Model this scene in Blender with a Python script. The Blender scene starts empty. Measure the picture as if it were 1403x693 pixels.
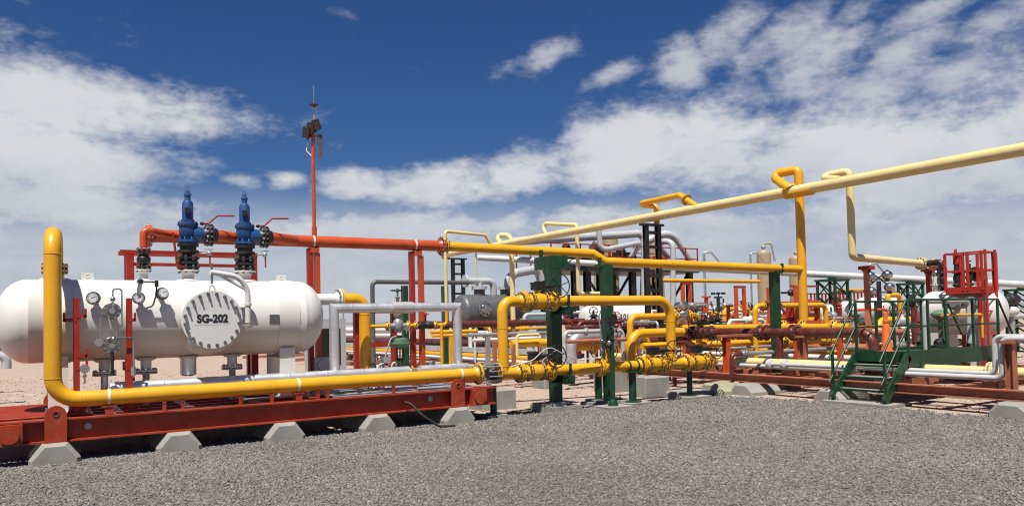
import bpy, math, random
import numpy as np
from mathutils import Vector as Ve, Matrix as Mx
random.seed(7)
SC = bpy.context.scene
COL = SC.collection
R = math.radians
# ------------------------------------------------------------------ plant grid and camera
# X runs along the left skid, Y runs along the right skid, Z is up; the photographer stands at the origin.
F, PX, PYc, H = 1050., 701.5, 405., 1.7
PITCH, ROLL, HEAD = R(1.9), R(1.3), R(31.7)
_h = Ve((math.sin(HEAD), math.cos(HEAD), 0)); _r0 = Ve((math.cos(HEAD), -math.sin(HEAD), 0)); _z = Ve((0, 0, 1))
FWD = _h*math.cos(PITCH) + _z*math.sin(PITCH)
_u0 = -_h*math.sin(PITCH) + _z*math.cos(PITCH)
RIGHT = _r0*math.cos(ROLL) - _u0*math.sin(ROLL)
UP = _r0*math.sin(ROLL) + _u0*math.cos(ROLL)
CAM = Ve((0, 0, H))
def ray(x, y): return FWD + RIGHT*((x-PX)/F) + UP*(-(y-PYc)/F)
def PV(x, y, v): d = ray(x, y); return CAM + d*(v/d.y)
def PU(x, y, u): d = ray(x, y); return CAM + d*(u/d.x)
def PG(x, y, z=0.): d = ray(x, y); return CAM + d*((z-H)/d.z)
def PD(x, y, dist): d = ray(x, y); return CAM + d*(dist/(d.x*_h.x+d.y*_h.y))
cd = bpy.data.cameras.new('camera'); cam = bpy.data.objects.new('camera', cd); COL.objects.link(cam)
m = Mx((RIGHT, UP, -FWD)).transposed().to_4x4(); m.translation = CAM; cam.matrix_world = m
cd.sensor_width = 36; cd.lens = F/1403*36; cd.shift_y = 58.5/1403; cd.clip_end = 20000; cd.clip_start = .05
SC.camera = cam
SC.cycles.filter_width = 1.1

# ------------------------------------------------------------------ materials
def nodes(name):
    m = bpy.data.materials.new(name); m.use_nodes = True
    nt = m.node_tree; return m, nt, nt.nodes, nt.links, nt.nodes['Principled BSDF']
def paint(name, c, rough=.38, var=.14, metal=0., bump=.04, scale=3., dust=.0, spec=.5, chips=None, coat=0.):
    if metal < .9: c = [k*.84 for k in c]
    m, nt, N, Lk, b = nodes(name)
    tc = N.new('ShaderNodeTexCoord')
    n1 = N.new('ShaderNodeTexNoise'); n1.inputs['Scale'].default_value = scale; n1.inputs['Detail'].default_value = 6
    n2 = N.new('ShaderNodeTexNoise'); n2.inputs['Scale'].default_value = scale*9; n2.inputs['Detail'].default_value = 4
    Lk.new(tc.outputs['Object'], n1.inputs['Vector']); Lk.new(tc.outputs['Object'], n2.inputs['Vector'])
    rp = N.new('ShaderNodeValToRGB'); Lk.new(n1.outputs['Fac'], rp.inputs['Fac'])
    e = rp.color_ramp.elements
    e[0].position = .3; e[0].color = (*[k*(1-var) for k in c], 1); e[1].position = .7; e[1].color = (*[min(1, k*(1+var*.6)) for k in c], 1)
    last = rp.outputs['Color']
    def mix(fac_ramp, src, col):
        nonlocal last
        rr = N.new('ShaderNodeValToRGB'); rr.color_ramp.elements[0].position, rr.color_ramp.elements[1].position = fac_ramp
        Lk.new(src, rr.inputs['Fac'])
        mx = N.new('ShaderNodeMix'); mx.data_type = 'RGBA'; Lk.new(rr.outputs['Color'], mx.inputs['Factor'])
        Lk.new(last, mx.inputs['A']); mx.inputs['B'].default_value = (*col, 1); last = mx.outputs['Result']
    if dust:
        mm = N.new('ShaderNodeMath'); mm.operation = 'MULTIPLY'; mm.inputs[1].default_value = dust
        r2 = N.new('ShaderNodeValToRGB'); r2.color_ramp.elements[0].position = .45; r2.color_ramp.elements[1].position = .8
        n3 = N.new('ShaderNodeTexNoise'); n3.inputs['Scale'].default_value = scale*2.3; n3.inputs['Detail'].default_value = 8
        Lk.new(tc.outputs['Object'], n3.inputs['Vector']); Lk.new(n3.outputs['Fac'], r2.inputs['Fac']); Lk.new(r2.outputs['Color'], mm.inputs[0])
        mx = N.new('ShaderNodeMix'); mx.data_type = 'RGBA'; Lk.new(mm.outputs[0], mx.inputs['Factor']); Lk.new(last, mx.inputs['A'])
        mx.inputs['B'].default_value = (.33, .27, .21, 1); last = mx.outputs['Result']
    if chips: mix((.70, .73), n2.outputs['Fac'], chips)
    Lk.new(last, b.inputs['Base Color'])
    mr = N.new('ShaderNodeMapRange'); mr.inputs['To Min'].default_value = rough*.8; mr.inputs['To Max'].default_value = min(1, rough*1.35)
    Lk.new(n1.outputs['Fac'], mr.inputs['Value']); Lk.new(mr.outputs['Result'], b.inputs['Roughness'])
    b.inputs['Metallic'].default_value = metal
    b.inputs['Specular IOR Level'].default_value = spec
    if coat: b.inputs['Coat Weight'].default_value = coat; b.inputs['Coat Roughness'].default_value = .15
    if bump:
        bp = N.new('ShaderNodeBump'); bp.inputs['Strength'].default_value = bump*3; bp.inputs['Distance'].default_value = .004
        Lk.new(n2.outputs['Fac'], bp.inputs['Height']); Lk.new(bp.outputs['Normal'], b.inputs['Normal'])
    return m
YEL = paint('yellow_paint', (.80, .385, .006), .35, .11, dust=.14, chips=(.45, .22, .03))
PAL = paint('pale_yellow_paint', (.79, .64, .29), .34, .09, dust=.15)
RED = paint('red_orange_paint', (.54, .070, .010), .36, .12, dust=.10, chips=(.25, .05, .02))
SKR = paint('skid_red_paint', (.37, .042, .012), .45, .16, spec=.35, dust=.16, chips=(.18, .03, .02))
DRD = paint('deep_red_paint', (.36, .022, .010), .42, .14, dust=.08, spec=.35)
ORG = paint('orange_primer', (.62, .085, .015), .42, .14, dust=.14)
OXI = paint('oxide_primer', (.41, .135, .07), .5, .18, dust=.25, chips=(.14, .05, .03))
OXL = paint('lit_oxide_primer', (.60, .20, .10), .5, .15, dust=.15)  # oxide primer brightened in colour to offset shade on the post front
CRD = paint('bright_red_paint', (.47, .03, .014), .42, .12, dust=.06, spec=.4)
MAR = paint('maroon_paint', (.115, .016, .012), .38, .16, dust=.18)
GRN = paint('green_paint', (.006, .053, .021), .38, .18, dust=.06, spec=.4)
GRL = paint('light_green_paint', (.10, .19, .11), .42, .12, dust=.12)
BLK = paint('black_paint', (.014, .014, .015), .42, .25, dust=.10)
BLU = paint('blue_paint', (.012, .068, .22), .45, .22, bump=.12, dust=.14, spec=.4)
WHI = paint('white_paint', (.73, .715, .675), .33, .035, dust=.07, scale=1.6)
GRY = paint('grey_paint', (.095, .10, .108), .40, .10, dust=.15)
LGR = paint('light_grey_paint', (.46, .47, .48), .36, .08, dust=.1)
BEI = paint('beige_paint', (.37, .275, .16), .45, .06, dust=.1)
GAL = paint('galvanised_steel', (.42, .43, .44), .45, .14, metal=.55)
ALU = paint('aluminium_cladding', (.80, .80, .80), .36, .10, metal=.72, bump=.10, scale=5)
CLD = paint('worn_cladding', (.66, .63, .60), .42, .12, metal=.6, bump=.10, scale=5)
PGR = paint('pale_grey_paint', (.55, .56, .55), .38, .08, dust=.12)
CHR = paint('stainless_steel', (.46, .45, .43), .22, .12, metal=.95)
GLS = paint('lamp_glass', (.10, .07, .045), .2, .1)
BOL = paint('zinc_bolt', (.34, .33, .31), .32, .4, metal=.85)
RUB = paint('black_rubber', (.012, .012, .012), .6, .2)
DIA = paint('dial_face', (.75, .75, .73), .3, .02)
CON = paint('concrete', (.30, .29, .262), .85, .18, bump=.2, scale=5, dust=.25)
CNY = paint('buff_concrete', (.34, .315, .22), .85, .18, bump=.2, scale=5, dust=.25)
CON2 = paint('orange_plastic', (.80, .16, .025), .45, .06, dust=.1)
TEA = paint('teal_paint', (.10, .28, .27), .4, .1, dust=.1)
LTR = paint('black_lettering', (.012, .012, .014), .5, .1)

# ------------------------------------------------------------------ mesh builder
ORGN = {}
def _frame(d):
    d = d.normalized(); a = _z if abs(d.z) < .95 else Ve((1, 0, 0))
    x = a.cross(d).normalized(); return x, d.cross(x)
class MB:
    def __init__(s): s.v = []; s.f = []; s.mi = []; s.mats = []
    def add(s, vs, fs, mat):
        if mat not in s.mats: s.mats.append(mat)
        k = s.mats.index(mat); n = len(s.v)
        s.v += [Ve(q) for q in vs]; s.f += [[i+n for i in q] for q in fs]; s.mi += [k]*len(fs); return s
    def box(s, c, d, mat, rot=None):
        c = Ve(c); x, y, z = [k/2 for k in d]
        p = [Ve((sx*x, sy*y, sz*z)) for sx in (-1, 1) for sy in (-1, 1) for sz in (-1, 1)]
        if rot is not None: p = [rot @ q for q in p]
        return s.add([c+q for q in p], [(0, 1, 3, 2), (4, 6, 7, 5), (0, 4, 5, 1), (2, 3, 7, 6), (0, 2, 6, 4), (1, 5, 7, 3)], mat)
    def bar(s, a, b, w, h, mat, up=(0, 0, 1)):
        """rectangular bar a->b, h along up, w across"""
        a, b, up = Ve(a), Ve(b), Ve(up); d = (b-a).normalized()
        if abs(d.dot(up)) > .95: up = Ve((0, 1, 0))
        x = d.cross(up).normalized(); y = x.cross(d)
        p = [q + x*(i*w/2) + y*(j*h/2) for q in (a, b) for i, j in ((-1, -1), (1, -1), (1, 1), (-1, 1))]
        return s.add(p, [(3, 2, 1, 0), (4, 5, 6, 7), (0, 1, 5, 4), (1, 2, 6, 5), (2, 3, 7, 6), (3, 0, 4, 7)], mat)
    def ibeam(s, a, b, h, w, mat, up=(0, 0, 1), t=.018, tw=.012):
        a, b, up = Ve(a), Ve(b), Ve(up); d = (b-a).normalized()
        if abs(d.dot(up)) > .95: up = Ve((0, 1, 0))
        x = d.cross(up).normalized(); y = x.cross(d); W, Hh = w/2, h/2
        pr = [(-W, -Hh), (W, -Hh), (W, -Hh+t), (tw/2, -Hh+t), (tw/2, Hh-t), (W, Hh-t), (W, Hh), (-W, Hh), (-W, Hh-t), (-tw/2, Hh-t), (-tw/2, -Hh+t), (-W, -Hh+t)]
        n = 12; p = [q+x*i+y*j for q in (a, b) for i, j in pr]
        return s.add(p, [list(range(n))[::-1], list(range(n, 2*n))] + [(i, (i+1) % n, n+(i+1) % n, n+i) for i in range(n)], mat)
    def prism(s, poly, off, mat):
        off = Ve(off); n = len(poly); p = [Ve(q) for q in poly]
        return s.add(p+[q+off for q in p], [list(range(n))[::-1], list(range(n, 2*n))] + [(i, (i+1) % n, n+(i+1) % n, n+i) for i in range(n)], mat)
    def tube(s, pts, r, mat, bend=None, seg=14, caps=True, steps=7):
        pts = [Ve(q) for q in pts]; bend = 1.6*r if bend is None else bend
        path = [pts[0]]
        for i in range(1, len(pts)-1):
            a, b, c = pts[i-1], pts[i], pts[i+1]; d1 = (b-a); d2 = (c-b); l1, l2 = d1.length, d2.length; d1.normalize(); d2.normalize()
            ang = d1.angle(d2)
            if ang < .03: path.append(b); continue
            k = min(bend*math.tan(ang/2), l1*.49, l2*.49)
            rr = k/math.tan(ang/2); p0 = b-d1*k; nrm = (d2-d1*d1.dot(d2)).normalized(); cen = p0+nrm*rr
            st = max(2, int(steps*ang/1.57+.99))
            for j in range(st+1):
                t = ang*j/st; path.append(cen - nrm*rr*math.cos(t) + d1*rr*math.sin(t))
        path.append(pts[-1])
        q = [path[0]]
        for p in path[1:]:
            if (p-q[-1]).length > 1e-5: q.append(p)
        path = q
        n = len(path); T = []
        for i in range(n):
            t = (path[min(i+1, n-1)]-path[max(i-1, 0)]).normalized(); T.append(t)
        x, y = _frame(T[0]); vs = []; fs = []
        for i in range(n):
            x = (x-T[i]*x.dot(T[i])).normalized(); y = T[i].cross(x)
            vs += [path[i]+x*(r*math.cos(2*math.pi*k/seg))+y*(r*math.sin(2*math.pi*k/seg)) for k in range(seg)]
        for i in range(n-1):
            for k in range(seg):
                a = i*seg+k; b = i*seg+(k+1) % seg; fs.append((a, b, b+seg, a+seg))
        if caps: fs += [list(range(seg))[::-1], list(range((n-1)*seg, n*seg))]
        return s.add(vs, fs, mat)
    def mitred(s, pts, r, mat, seg=20):
        pts = [Ve(q) for q in pts]; x, y = _frame(pts[1]-pts[0]); rings = []
        for i, p in enumerate(pts):
            d1 = (pts[i]-pts[i-1]).normalized() if i else (pts[1]-pts[0]).normalized(); d2 = (pts[i+1]-pts[i]).normalized() if i < len(pts)-1 else d1; n = d1+d2; ring = []
            for k in range(seg):
                o = x*(r*math.cos(2*math.pi*k/seg))+y*(r*math.sin(2*math.pi*k/seg)); ring.append(p+o-d1*(o.dot(n)/d1.dot(n)))
            rings.append(ring); x = d1.rotation_difference(d2) @ x; y = d2.cross(x)
        for a, b in zip(rings[:-1], rings[1:]): s.add(a+b, [(k, (k+1) % seg, seg+(k+1) % seg, seg+k) for k in range(seg)], mat)
        return s
    def rev(s, p, ax, prof, mat, seg=20):
        p, ax = Ve(p), Ve(ax).normalized(); x, y = _frame(ax); vs = []; fs = []
        for d, r in prof:
            vs += [p+ax*d+x*(r*math.cos(2*math.pi*k/seg))+y*(r*math.sin(2*math.pi*k/seg)) for k in range(seg)]
        n = len(prof)
        for i in range(n-1):
            for k in range(seg):
                a = i*seg+k; b = i*seg+(k+1) % seg; fs.append((a, b, b+seg, a+seg))
        fs += [list(range(seg))[::-1], list(range((n-1)*seg, n*seg))]
        return s.add(vs, fs, mat)
    def cyl(s, a, b, r, mat, seg=14):
        a, b = Ve(a), Ve(b); return s.rev(a, b-a, [(0, r), ((b-a).length, r)], mat, seg)
    def flange(s, p, ax, r, mat, bm=None, n=10, t=None, R_=None, hub=True, side=1):
        """one flange disc, its back (bolt-nut) side towards -ax*side"""
        p, ax = Ve(p), Ve(ax).normalized(); t = t or r*.27; R_ = R_ or r*1.85
        s.rev(p-ax*t/2, ax, [(0, R_*.985), (t*.06, R_), (t*.94, R_), (t, R_*.985)], mat, 24)
        if hub: s.rev(p-ax*side*t/2, -ax*side, [(0, r*1.32), (r*.7, r*1.02)], mat, 18)
        if bm:
            x, y = _frame(ax); br = max(.009, R_*.085)
            for k in range(n):
                a = 2*math.pi*(k+.5)/n; q = p+(x*math.cos(a)+y*math.sin(a))*((R_+r*1.1)/2*1.05)
                s.rev(q-ax*(t*.5+br*2), ax, [(0, br*.7), (br*.6, br*.7), (br*.6, br*1.45), (br*2, br*1.45), (br*2.05, br*.8), (t+br*2, br*.8), (t+br*2, br*1.45), (t+br*3.4, br*1.45), (t+br*3.4, br*.7), (t+br*4, br*.7)], bm, 6)
        return s
    def torus(s, c, ax, R_, r, mat, seg=28, ss=8):
        c, ax = Ve(c), Ve(ax).normalized(); x, y = _frame(ax); vs = []; fs = []
        for i in range(seg):
            a = 2*math.pi*i/seg; rd = x*math.cos(a)+y*math.sin(a)
            for j in range(ss):
                b = 2*math.pi*j/ss; vs.append(c+rd*(R_+r*math.cos(b))+ax*(r*math.sin(b)))
        for i in range(seg):
            for j in range(ss):
                fs.append((i*ss+j, ((i+1) % seg)*ss+j, ((i+1) % seg)*ss+(j+1) % ss, i*ss+(j+1) % ss))
        return s.add(vs, fs, mat)
    def ball(s, c, r, mat, seg=14, sz=1.):
        n = 9; return s.rev(Ve(c)-Ve((0, 0, r*sz)), (0, 0, 1), [(r*sz*(1-math.cos(math.pi*i/n)), max(r*.03, r*math.sin(math.pi*i/n))) for i in range(n+1)], mat, seg)
    def build(s, name, parent=None, label=None, cat=None, group=None, kind=None, ang=38):
        me = bpy.data.meshes.new(name)
        if parent is not None: og = ORGN[parent.name]
        else:
            zs = min(q.z for q in s.v); og = Ve(((min(q.x for q in s.v)+max(q.x for q in s.v))/2, (min(q.y for q in s.v)+max(q.y for q in s.v))/2, zs))
        me.from_pydata([q-og for q in s.v], [], s.f)
        for mt in s.mats: me.materials.append(mt)
        me.polygons.foreach_set('material_index', s.mi)
        me.shade_smooth(); me.set_sharp_from_angle(angle=R(ang))
        me.update()
        o = bpy.data.objects.new(name, me); COL.objects.link(o)
        if parent is not None: o.parent = parent
        else: o.location = og
        ORGN[o.name] = og
        tag(o, label, cat, group, kind); return o
def tag(o, label=None, cat=None, group=None, kind=None):
    if label: o['label'] = label
    if cat: o['category'] = cat; o['kind'] = kind or 'thing'
    elif kind: o['kind'] = kind
    if group: o['group'] = group
def thing(name, label, cat, loc=(0, 0, 0), group=None):
    o = bpy.data.objects.new(name, None); COL.objects.link(o); o.location = Ve(loc); o.empty_display_size = .2
    ORGN[o.name] = Ve(loc); tag(o, label, cat, group); return o
def copy_tree(o, parent=None, loc=None, rz=None, label=None, scale=None):
    c = o.copy(); COL.objects.link(c)
    if parent is not None: c.parent = parent
    if loc is not None: c.location = loc
    if rz is not None: c.rotation_euler = (0, 0, rz)
    if scale is not None: c.scale = (scale,)*3
    if label: c['label'] = label
    ORGN[c.name] = ORGN[o.name]
    for ch in o.children: copy_tree(ch, c)
    return c
X, Y, Z = Ve((1, 0, 0)), Ve((0, 1, 0)), Ve((0, 0, 1))
def B(): return MB()
# ------------------------------------------------------------------ sky, sun, clouds
SUN_EL = R(65.6)
sdir = Ve((-.31, -.33, 1.0)).normalized()          # towards the sun
sl = bpy.data.lights.new('sun', 'SUN'); so = bpy.data.objects.new('sun', sl); COL.objects.link(so)
sl.energy = 5.0; sl.angle = R(.53); sl.color = (1, .955, .88)
so.rotation_euler = sdir.to_track_quat('Z', 'Y').to_euler()
W = bpy.data.worlds.new('World'); SC.world = W; W.use_nodes = True
nt = W.node_tree; N, Lk = nt.nodes, nt.links; bg = N['Background']
sky = N.new('ShaderNodeTexSky'); sky.sky_type = 'NISHITA'; sky.sun_disc = False
sky.sun_elevation = math.asin(sdir.z); sky.sun_rotation = math.atan2(sdir.x, sdir.y)
sky.air_density = 1.0; sky.dust_density = .4; sky.ozone_density = 3.0; sky.altitude = 700
def mth(op, a, b=None, c=None, clamp=False):
    n = N.new('ShaderNodeMath'); n.operation = op; n.use_clamp = clamp
    for i, q in enumerate((a, b, c)):
        if q is None: continue
        if isinstance(q, (int, float)): n.inputs[i].default_value = q
        else: Lk.new(q, n.inputs[i])
    return n.outputs[0]
def sst(x, a, b):
    n = N.new('ShaderNodeMapRange'); n.interpolation_type = 'SMOOTHSTEP'; Lk.new(x, n.inputs['Value'])
    n.inputs['From Min'].default_value = a; n.inputs['From Max'].default_value = b; return n.outputs['Result']
def noise(vec, scale, detail=8, rough=.55, dist=0., off=None):
    n = N.new('ShaderNodeTexNoise'); n.inputs['Scale'].default_value = scale; n.inputs['Detail'].default_value = detail
    n.inputs['Roughness'].default_value = rough; n.inputs['Distortion'].default_value = dist
    if off:
        mp = N.new('ShaderNodeVectorMath'); mp.operation = 'ADD'; mp.inputs[1].default_value = off; Lk.new(vec, mp.inputs[0]); vec = mp.outputs[0]
    Lk.new(vec, n.inputs['Vector']); return n.outputs['Fac']
def mixc(f, a, b):
    n = N.new('ShaderNodeMix'); n.data_type = 'RGBA'
    for q, k in ((f, 'Factor'), (a, 'A'), (b, 'B')):
        if isinstance(q, tuple): n.inputs[k].default_value = (*q, 1)
        else: Lk.new(q, n.inputs[k])
    return n.outputs['Result']
tc = N.new('ShaderNodeTexCoord')
sep = N.new('ShaderNodeSeparateXYZ'); Lk.new(tc.outputs['Generated'], sep.inputs[0])
sx, sy, sz = sep.outputs
az = mth('ARCTAN2', sx, sy)                                # compass bearing
el = mth('ARCSINE', sz)                                    # height above the horizon
# flat cloud deck: the direction carried up to a level sheet
zz = mth('ADD', mth('MAXIMUM', sz, 0.), .16)
cmb = N.new('ShaderNodeCombineXYZ'); Lk.new(mth('DIVIDE', sx, zz), cmb.inputs[0]); Lk.new(mth('DIVIDE', sy, zz), cmb.inputs[1]); cmb.inputs[2].default_value = 0
deck = cmb.outputs[0]
vm_ = N.new('ShaderNodeVectorMath'); vm_.operation = 'MULTIPLY'; vm_.inputs[1].default_value = (1, 1, 1.9); Lk.new(tc.outputs['Generated'], vm_.inputs[0]); dirv = vm_.outputs[0]
n1 = noise(dirv, 5.5, 5, .60, .25, (3.1, 1.7, .4)); n2 = noise(dirv, 17, 4, .62, .2, (7.7, 2.3, 1.4)); n3 = noise(deck, 1.6, 6, .6, .5, (2.2, 9.1, 3.4)); n4 = noise(dirv, 60, 3, .6, .0, (1.2, 4.3, 2.4))
def az_of(px): return HEAD + math.atan((px-701.)/F)
def el_of(px, py): return math.atan((440.-.0227*(px-701.)-py)/F*math.cos(math.atan((px-701.)/F)))
def blob(px, py, rx, ry, amp=1., tilt=0.):                       # one cloud bank round a compass bearing and height
    A_, E_ = mth('SUBTRACT', az, az_of(px)), mth('SUBTRACT', el, el_of(px, py))
    c, s_ = math.cos(tilt), math.sin(tilt)
    u_ = mth('DIVIDE', mth('ADD', mth('MULTIPLY', A_, c), mth('MULTIPLY', E_, s_)), rx/F); w_ = mth('DIVIDE', mth('SUBTRACT', mth('MULTIPLY', E_, c), mth('MULTIPLY', A_, s_)), ry/F)
    d2 = mth('ADD', mth('MULTIPLY', u_, u_), mth('MULTIPLY', w_, w_)); return mth('MULTIPLY', mth('POWER', 2., mth('MULTIPLY', d2, -1.)), amp)
def field(L):
    f = None
    for b in L: q = blob(*b); f = q if f is None else mth('MAXIMUM', f, q)
    return f
thick = field([(60, 128, 215, 44, 1.0, -.06), (50, 215, 190, 42, 1.0, -.05), (90, 282, 215, 40, 1.0, -.1), (-150, 200, 200, 140),
  (325, 246, 32, 12, .78), (398, 246, 30, 13, .75), (285, 236, 30, 8, .62), (490, 250, 55, 20, .95), (600, 252, 90, 30, 1.0, .08), (560, 318, 240, 28, 1.0), (350, 335, 120, 22, .9),
  (735, 232, 80, 34, 1.0, .25), (850, 205, 120, 48, 1.0, .2), (980, 205, 130, 58, 1.0), (1120, 215, 160, 62, 1.0), (1290, 225, 180, 78, 1.0, .2), (1450, 205, 160, 110, 1.0, .2), (950, 315, 400, 40, 1.0), (1300, 320, 300, 50, 1.0)])
thin = field([(945, 85, 34, 38, .95, .9), (1010, 36, 62, 30, .85, .6), (1100, 105, 110, 52, .88, .4), (1085, 55, 80, 34, .82, .5), (1235, 80, 70, 26, .78, .4), (1340, 105, 110, 44, .78, .35), (1180, 140, 120, 36, .85, .2), (1290, 8, 60, 16, .9, .3), (1395, 15, 60, 20, .75, .4), (1180, 15, 50, 18, .7, .5), (762, 70, 48, 19, .8, .4), (848, 98, 42, 13, .72, .3), (700, 88, 26, 14, .6, .4), (470, 12, 40, 10, .4)])
det = mth('ADD', mth('ADD', mth('MULTIPLY', mth('SUBTRACT', n1, .5), 1.25), mth('MULTIPLY', mth('SUBTRACT', n2, .5), .85)), mth('MULTIPLY', mth('SUBTRACT', n4, .5), .4))
dens = sst(mth('ADD', mth('SUBTRACT', thick, .5), det), -.26, .46)
pd = sst(mth('ADD', mth('SUBTRACT', thin, .56), mth('ADD', mth('MULTIPLY', det, 1.15), mth('MULTIPLY', mth('SUBTRACT', n3, .5), .5))), -.24, .58)
low2 = N.new('ShaderNodeMapRange'); low2.interpolation_type = 'SMOOTHSTEP'; low2.inputs['From Min'].default_value = el_of(700, 350); low2.inputs['From Max'].default_value = el_of(700, 240); low2.inputs['To Min'].default_value = .95; low2.inputs['To Max'].default_value = 0; Lk.new(el, low2.inputs['Value'])
veil = mth('MULTIPLY', low2.outputs['Result'], mth('ADD', .66, mth('MULTIPLY', sst(n3, .3, .65), .34)))
cover = mth('MAXIMUM', mth('MAXIMUM', mth('MULTIPLY', dens, .92), veil), mth('MULTIPLY', pd, .68), clamp=True)
lowd = N.new('ShaderNodeMapRange'); lowd.interpolation_type = 'SMOOTHSTEP'; lowd.inputs['From Min'].default_value = el_of(700, 335); lowd.inputs['From Max'].default_value = el_of(700, 175); lowd.inputs['To Min'].default_value = .68; lowd.inputs['To Max'].default_value = .0; Lk.new(el, lowd.inputs['Value'])
# whiter lit tops, greyer undersides lower down and in the thick parts
shade = mth('ADD', lowd.outputs['Result'], mth('ADD', mth('MULTIPLY', mth('SUBTRACT', .5, n1), 1.0), mth('ADD', mth('MULTIPLY', mth('SUBTRACT', .5, n2), .9), mth('MULTIPLY', mth('SUBTRACT', n3, .5), 1.1))), clamp=True)
hs = N.new('ShaderNodeHueSaturation'); hs.inputs['Saturation'].default_value = 1.2; Lk.new(sky.outputs['Color'], hs.inputs['Color'])
tint = N.new('ShaderNodeMix'); tint.data_type = 'RGBA'; tint.blend_type = 'MULTIPLY'; tint.inputs['Factor'].default_value = 1; Lk.new(hs.outputs['Color'], tint.inputs['A']); tint.inputs['B'].default_value = (.50, .60, .80, 1)
cl = mixc(shade, (9.0, 9.1, 9.3), (6.1, 6.55, 7.5))
col = mixc(cover, tint.outputs['Result'], cl)
Lk.new(col, bg.inputs['Color']); bg.inputs['Strength'].default_value = .054
W.cycles.sampling_method = 'MANUAL'; W.cycles.sample_map_resolution = 256
vs = SC.view_settings; vs.view_transform = 'Standard'; vs.look = 'None'; vs.gamma = 1; vs.use_curve_mapping = False; vs.exposure = .58

# ------------------------------------------------------------------ ground
def ground_mat(name, c1, c2, c3, s1, s2, bump, dist):
    m, nt, N, Lk, b = nodes(name)
    tc = N.new('ShaderNodeTexCoord')
    def nz(s, d=8):
        n = N.new('ShaderNodeTexNoise'); n.inputs['Scale'].default_value = s; n.inputs['Detail'].default_value = d; Lk.new(tc.outputs['Object'], n.inputs['Vector']); return n
    a, bb = nz(s1), nz(.35, 5)
    vo = N.new('ShaderNodeTexVoronoi'); vo.inputs['Scale'].default_value = s2; Lk.new(tc.outputs['Object'], vo.inputs['Vector'])
    rp = N.new('ShaderNodeValToRGB'); Lk.new(a.outputs['Fac'], rp.inputs['Fac']); rp.color_ramp.elements[0].position = .3; rp.color_ramp.elements[1].position = .7
    rp.color_ramp.elements[0].color = (*c1, 1); rp.color_ramp.elements[1].color = (*c2, 1)
    r2 = N.new('ShaderNodeValToRGB'); Lk.new(bb.outputs['Fac'], r2.inputs['Fac']); r2.color_ramp.elements[0].position = .4; r2.color_ramp.elements[1].position = .65
    mx = N.new('ShaderNodeMix'); mx.data_type = 'RGBA'; Lk.new(r2.outputs['Color'], mx.inputs['Factor']); Lk.new(rp.outputs['Color'], mx.inputs['A']); mx.inputs['B'].default_value = (*c3, 1)
    m2 = N.new('ShaderNodeMix'); m2.data_type = 'RGBA'; m2.blend_type = 'MULTIPLY'; m2.inputs['Factor'].default_value = .5
    sp = N.new('ShaderNodeValToRGB'); Lk.new(vo.outputs['Color'], sp.inputs['Fac']); sp.color_ramp.elements[0].color = (.5, .5, .5, 1)
    Lk.new(mx.outputs['Result'], m2.inputs['A']); Lk.new(sp.outputs['Color'], m2.inputs['B'])
    Lk.new(m2.outputs['Result'], b.inputs['Base Color']); b.inputs['Roughness'].default_value = .95; b.inputs['Specular IOR Level'].default_value = .2
    bp = N.new('ShaderNodeBump'); bp.inputs['Strength'].default_value = bump; bp.inputs['Distance'].default_value = dist
    Lk.new(vo.outputs['Distance'], bp.inputs['Height']); Lk.new(bp.outputs['Normal'], b.inputs['Normal']); return m
SAND = ground_mat('sandy_earth', (.33, .245, .19), (.44, .34, .275), (.38, .29, .232), 2.2, 30, .45, .015)
GRVM = ground_mat('gravel_base', (.09, .083, .078), (.16, .15, .14), (.12, .112, .105), 9, 34, 1., .02)
g = B(); E = 9000
g.add([(-E, -E, 0), (E, -E, 0), (E, E, 0), (-E, E, 0)], [(0, 1, 2, 3)], SAND); g.build('ground', kind='structure')
# gravel yard in front of the skids, uneven edge
random.seed(3)
edgep = []
def wob(p, q, n):
    for i in range(n):
        t = i/n; edgep.append((p[0]+(q[0]-p[0])*t+random.uniform(-.12, .12), p[1]+(q[1]-p[1])*t+random.uniform(-.12, .12)))
GB = [(-14, 12.1), (7.6, 12.15), (9.6, 11.9), (12.3, 11.75), (12.75, 9.9), (12.75, 5.0), (12.7, -6)]
for a, b in zip(GB[:-1], GB[1:]): wob(a, b, 26)
edgep += [(12.7, -6), (-14, -6)]
g = B(); n = len(edgep); g.add([(x, y, .004) for x, y in edgep], [list(range(n))[::-1]], GRVM); g.build('gravel_bed', kind='structure')
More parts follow.
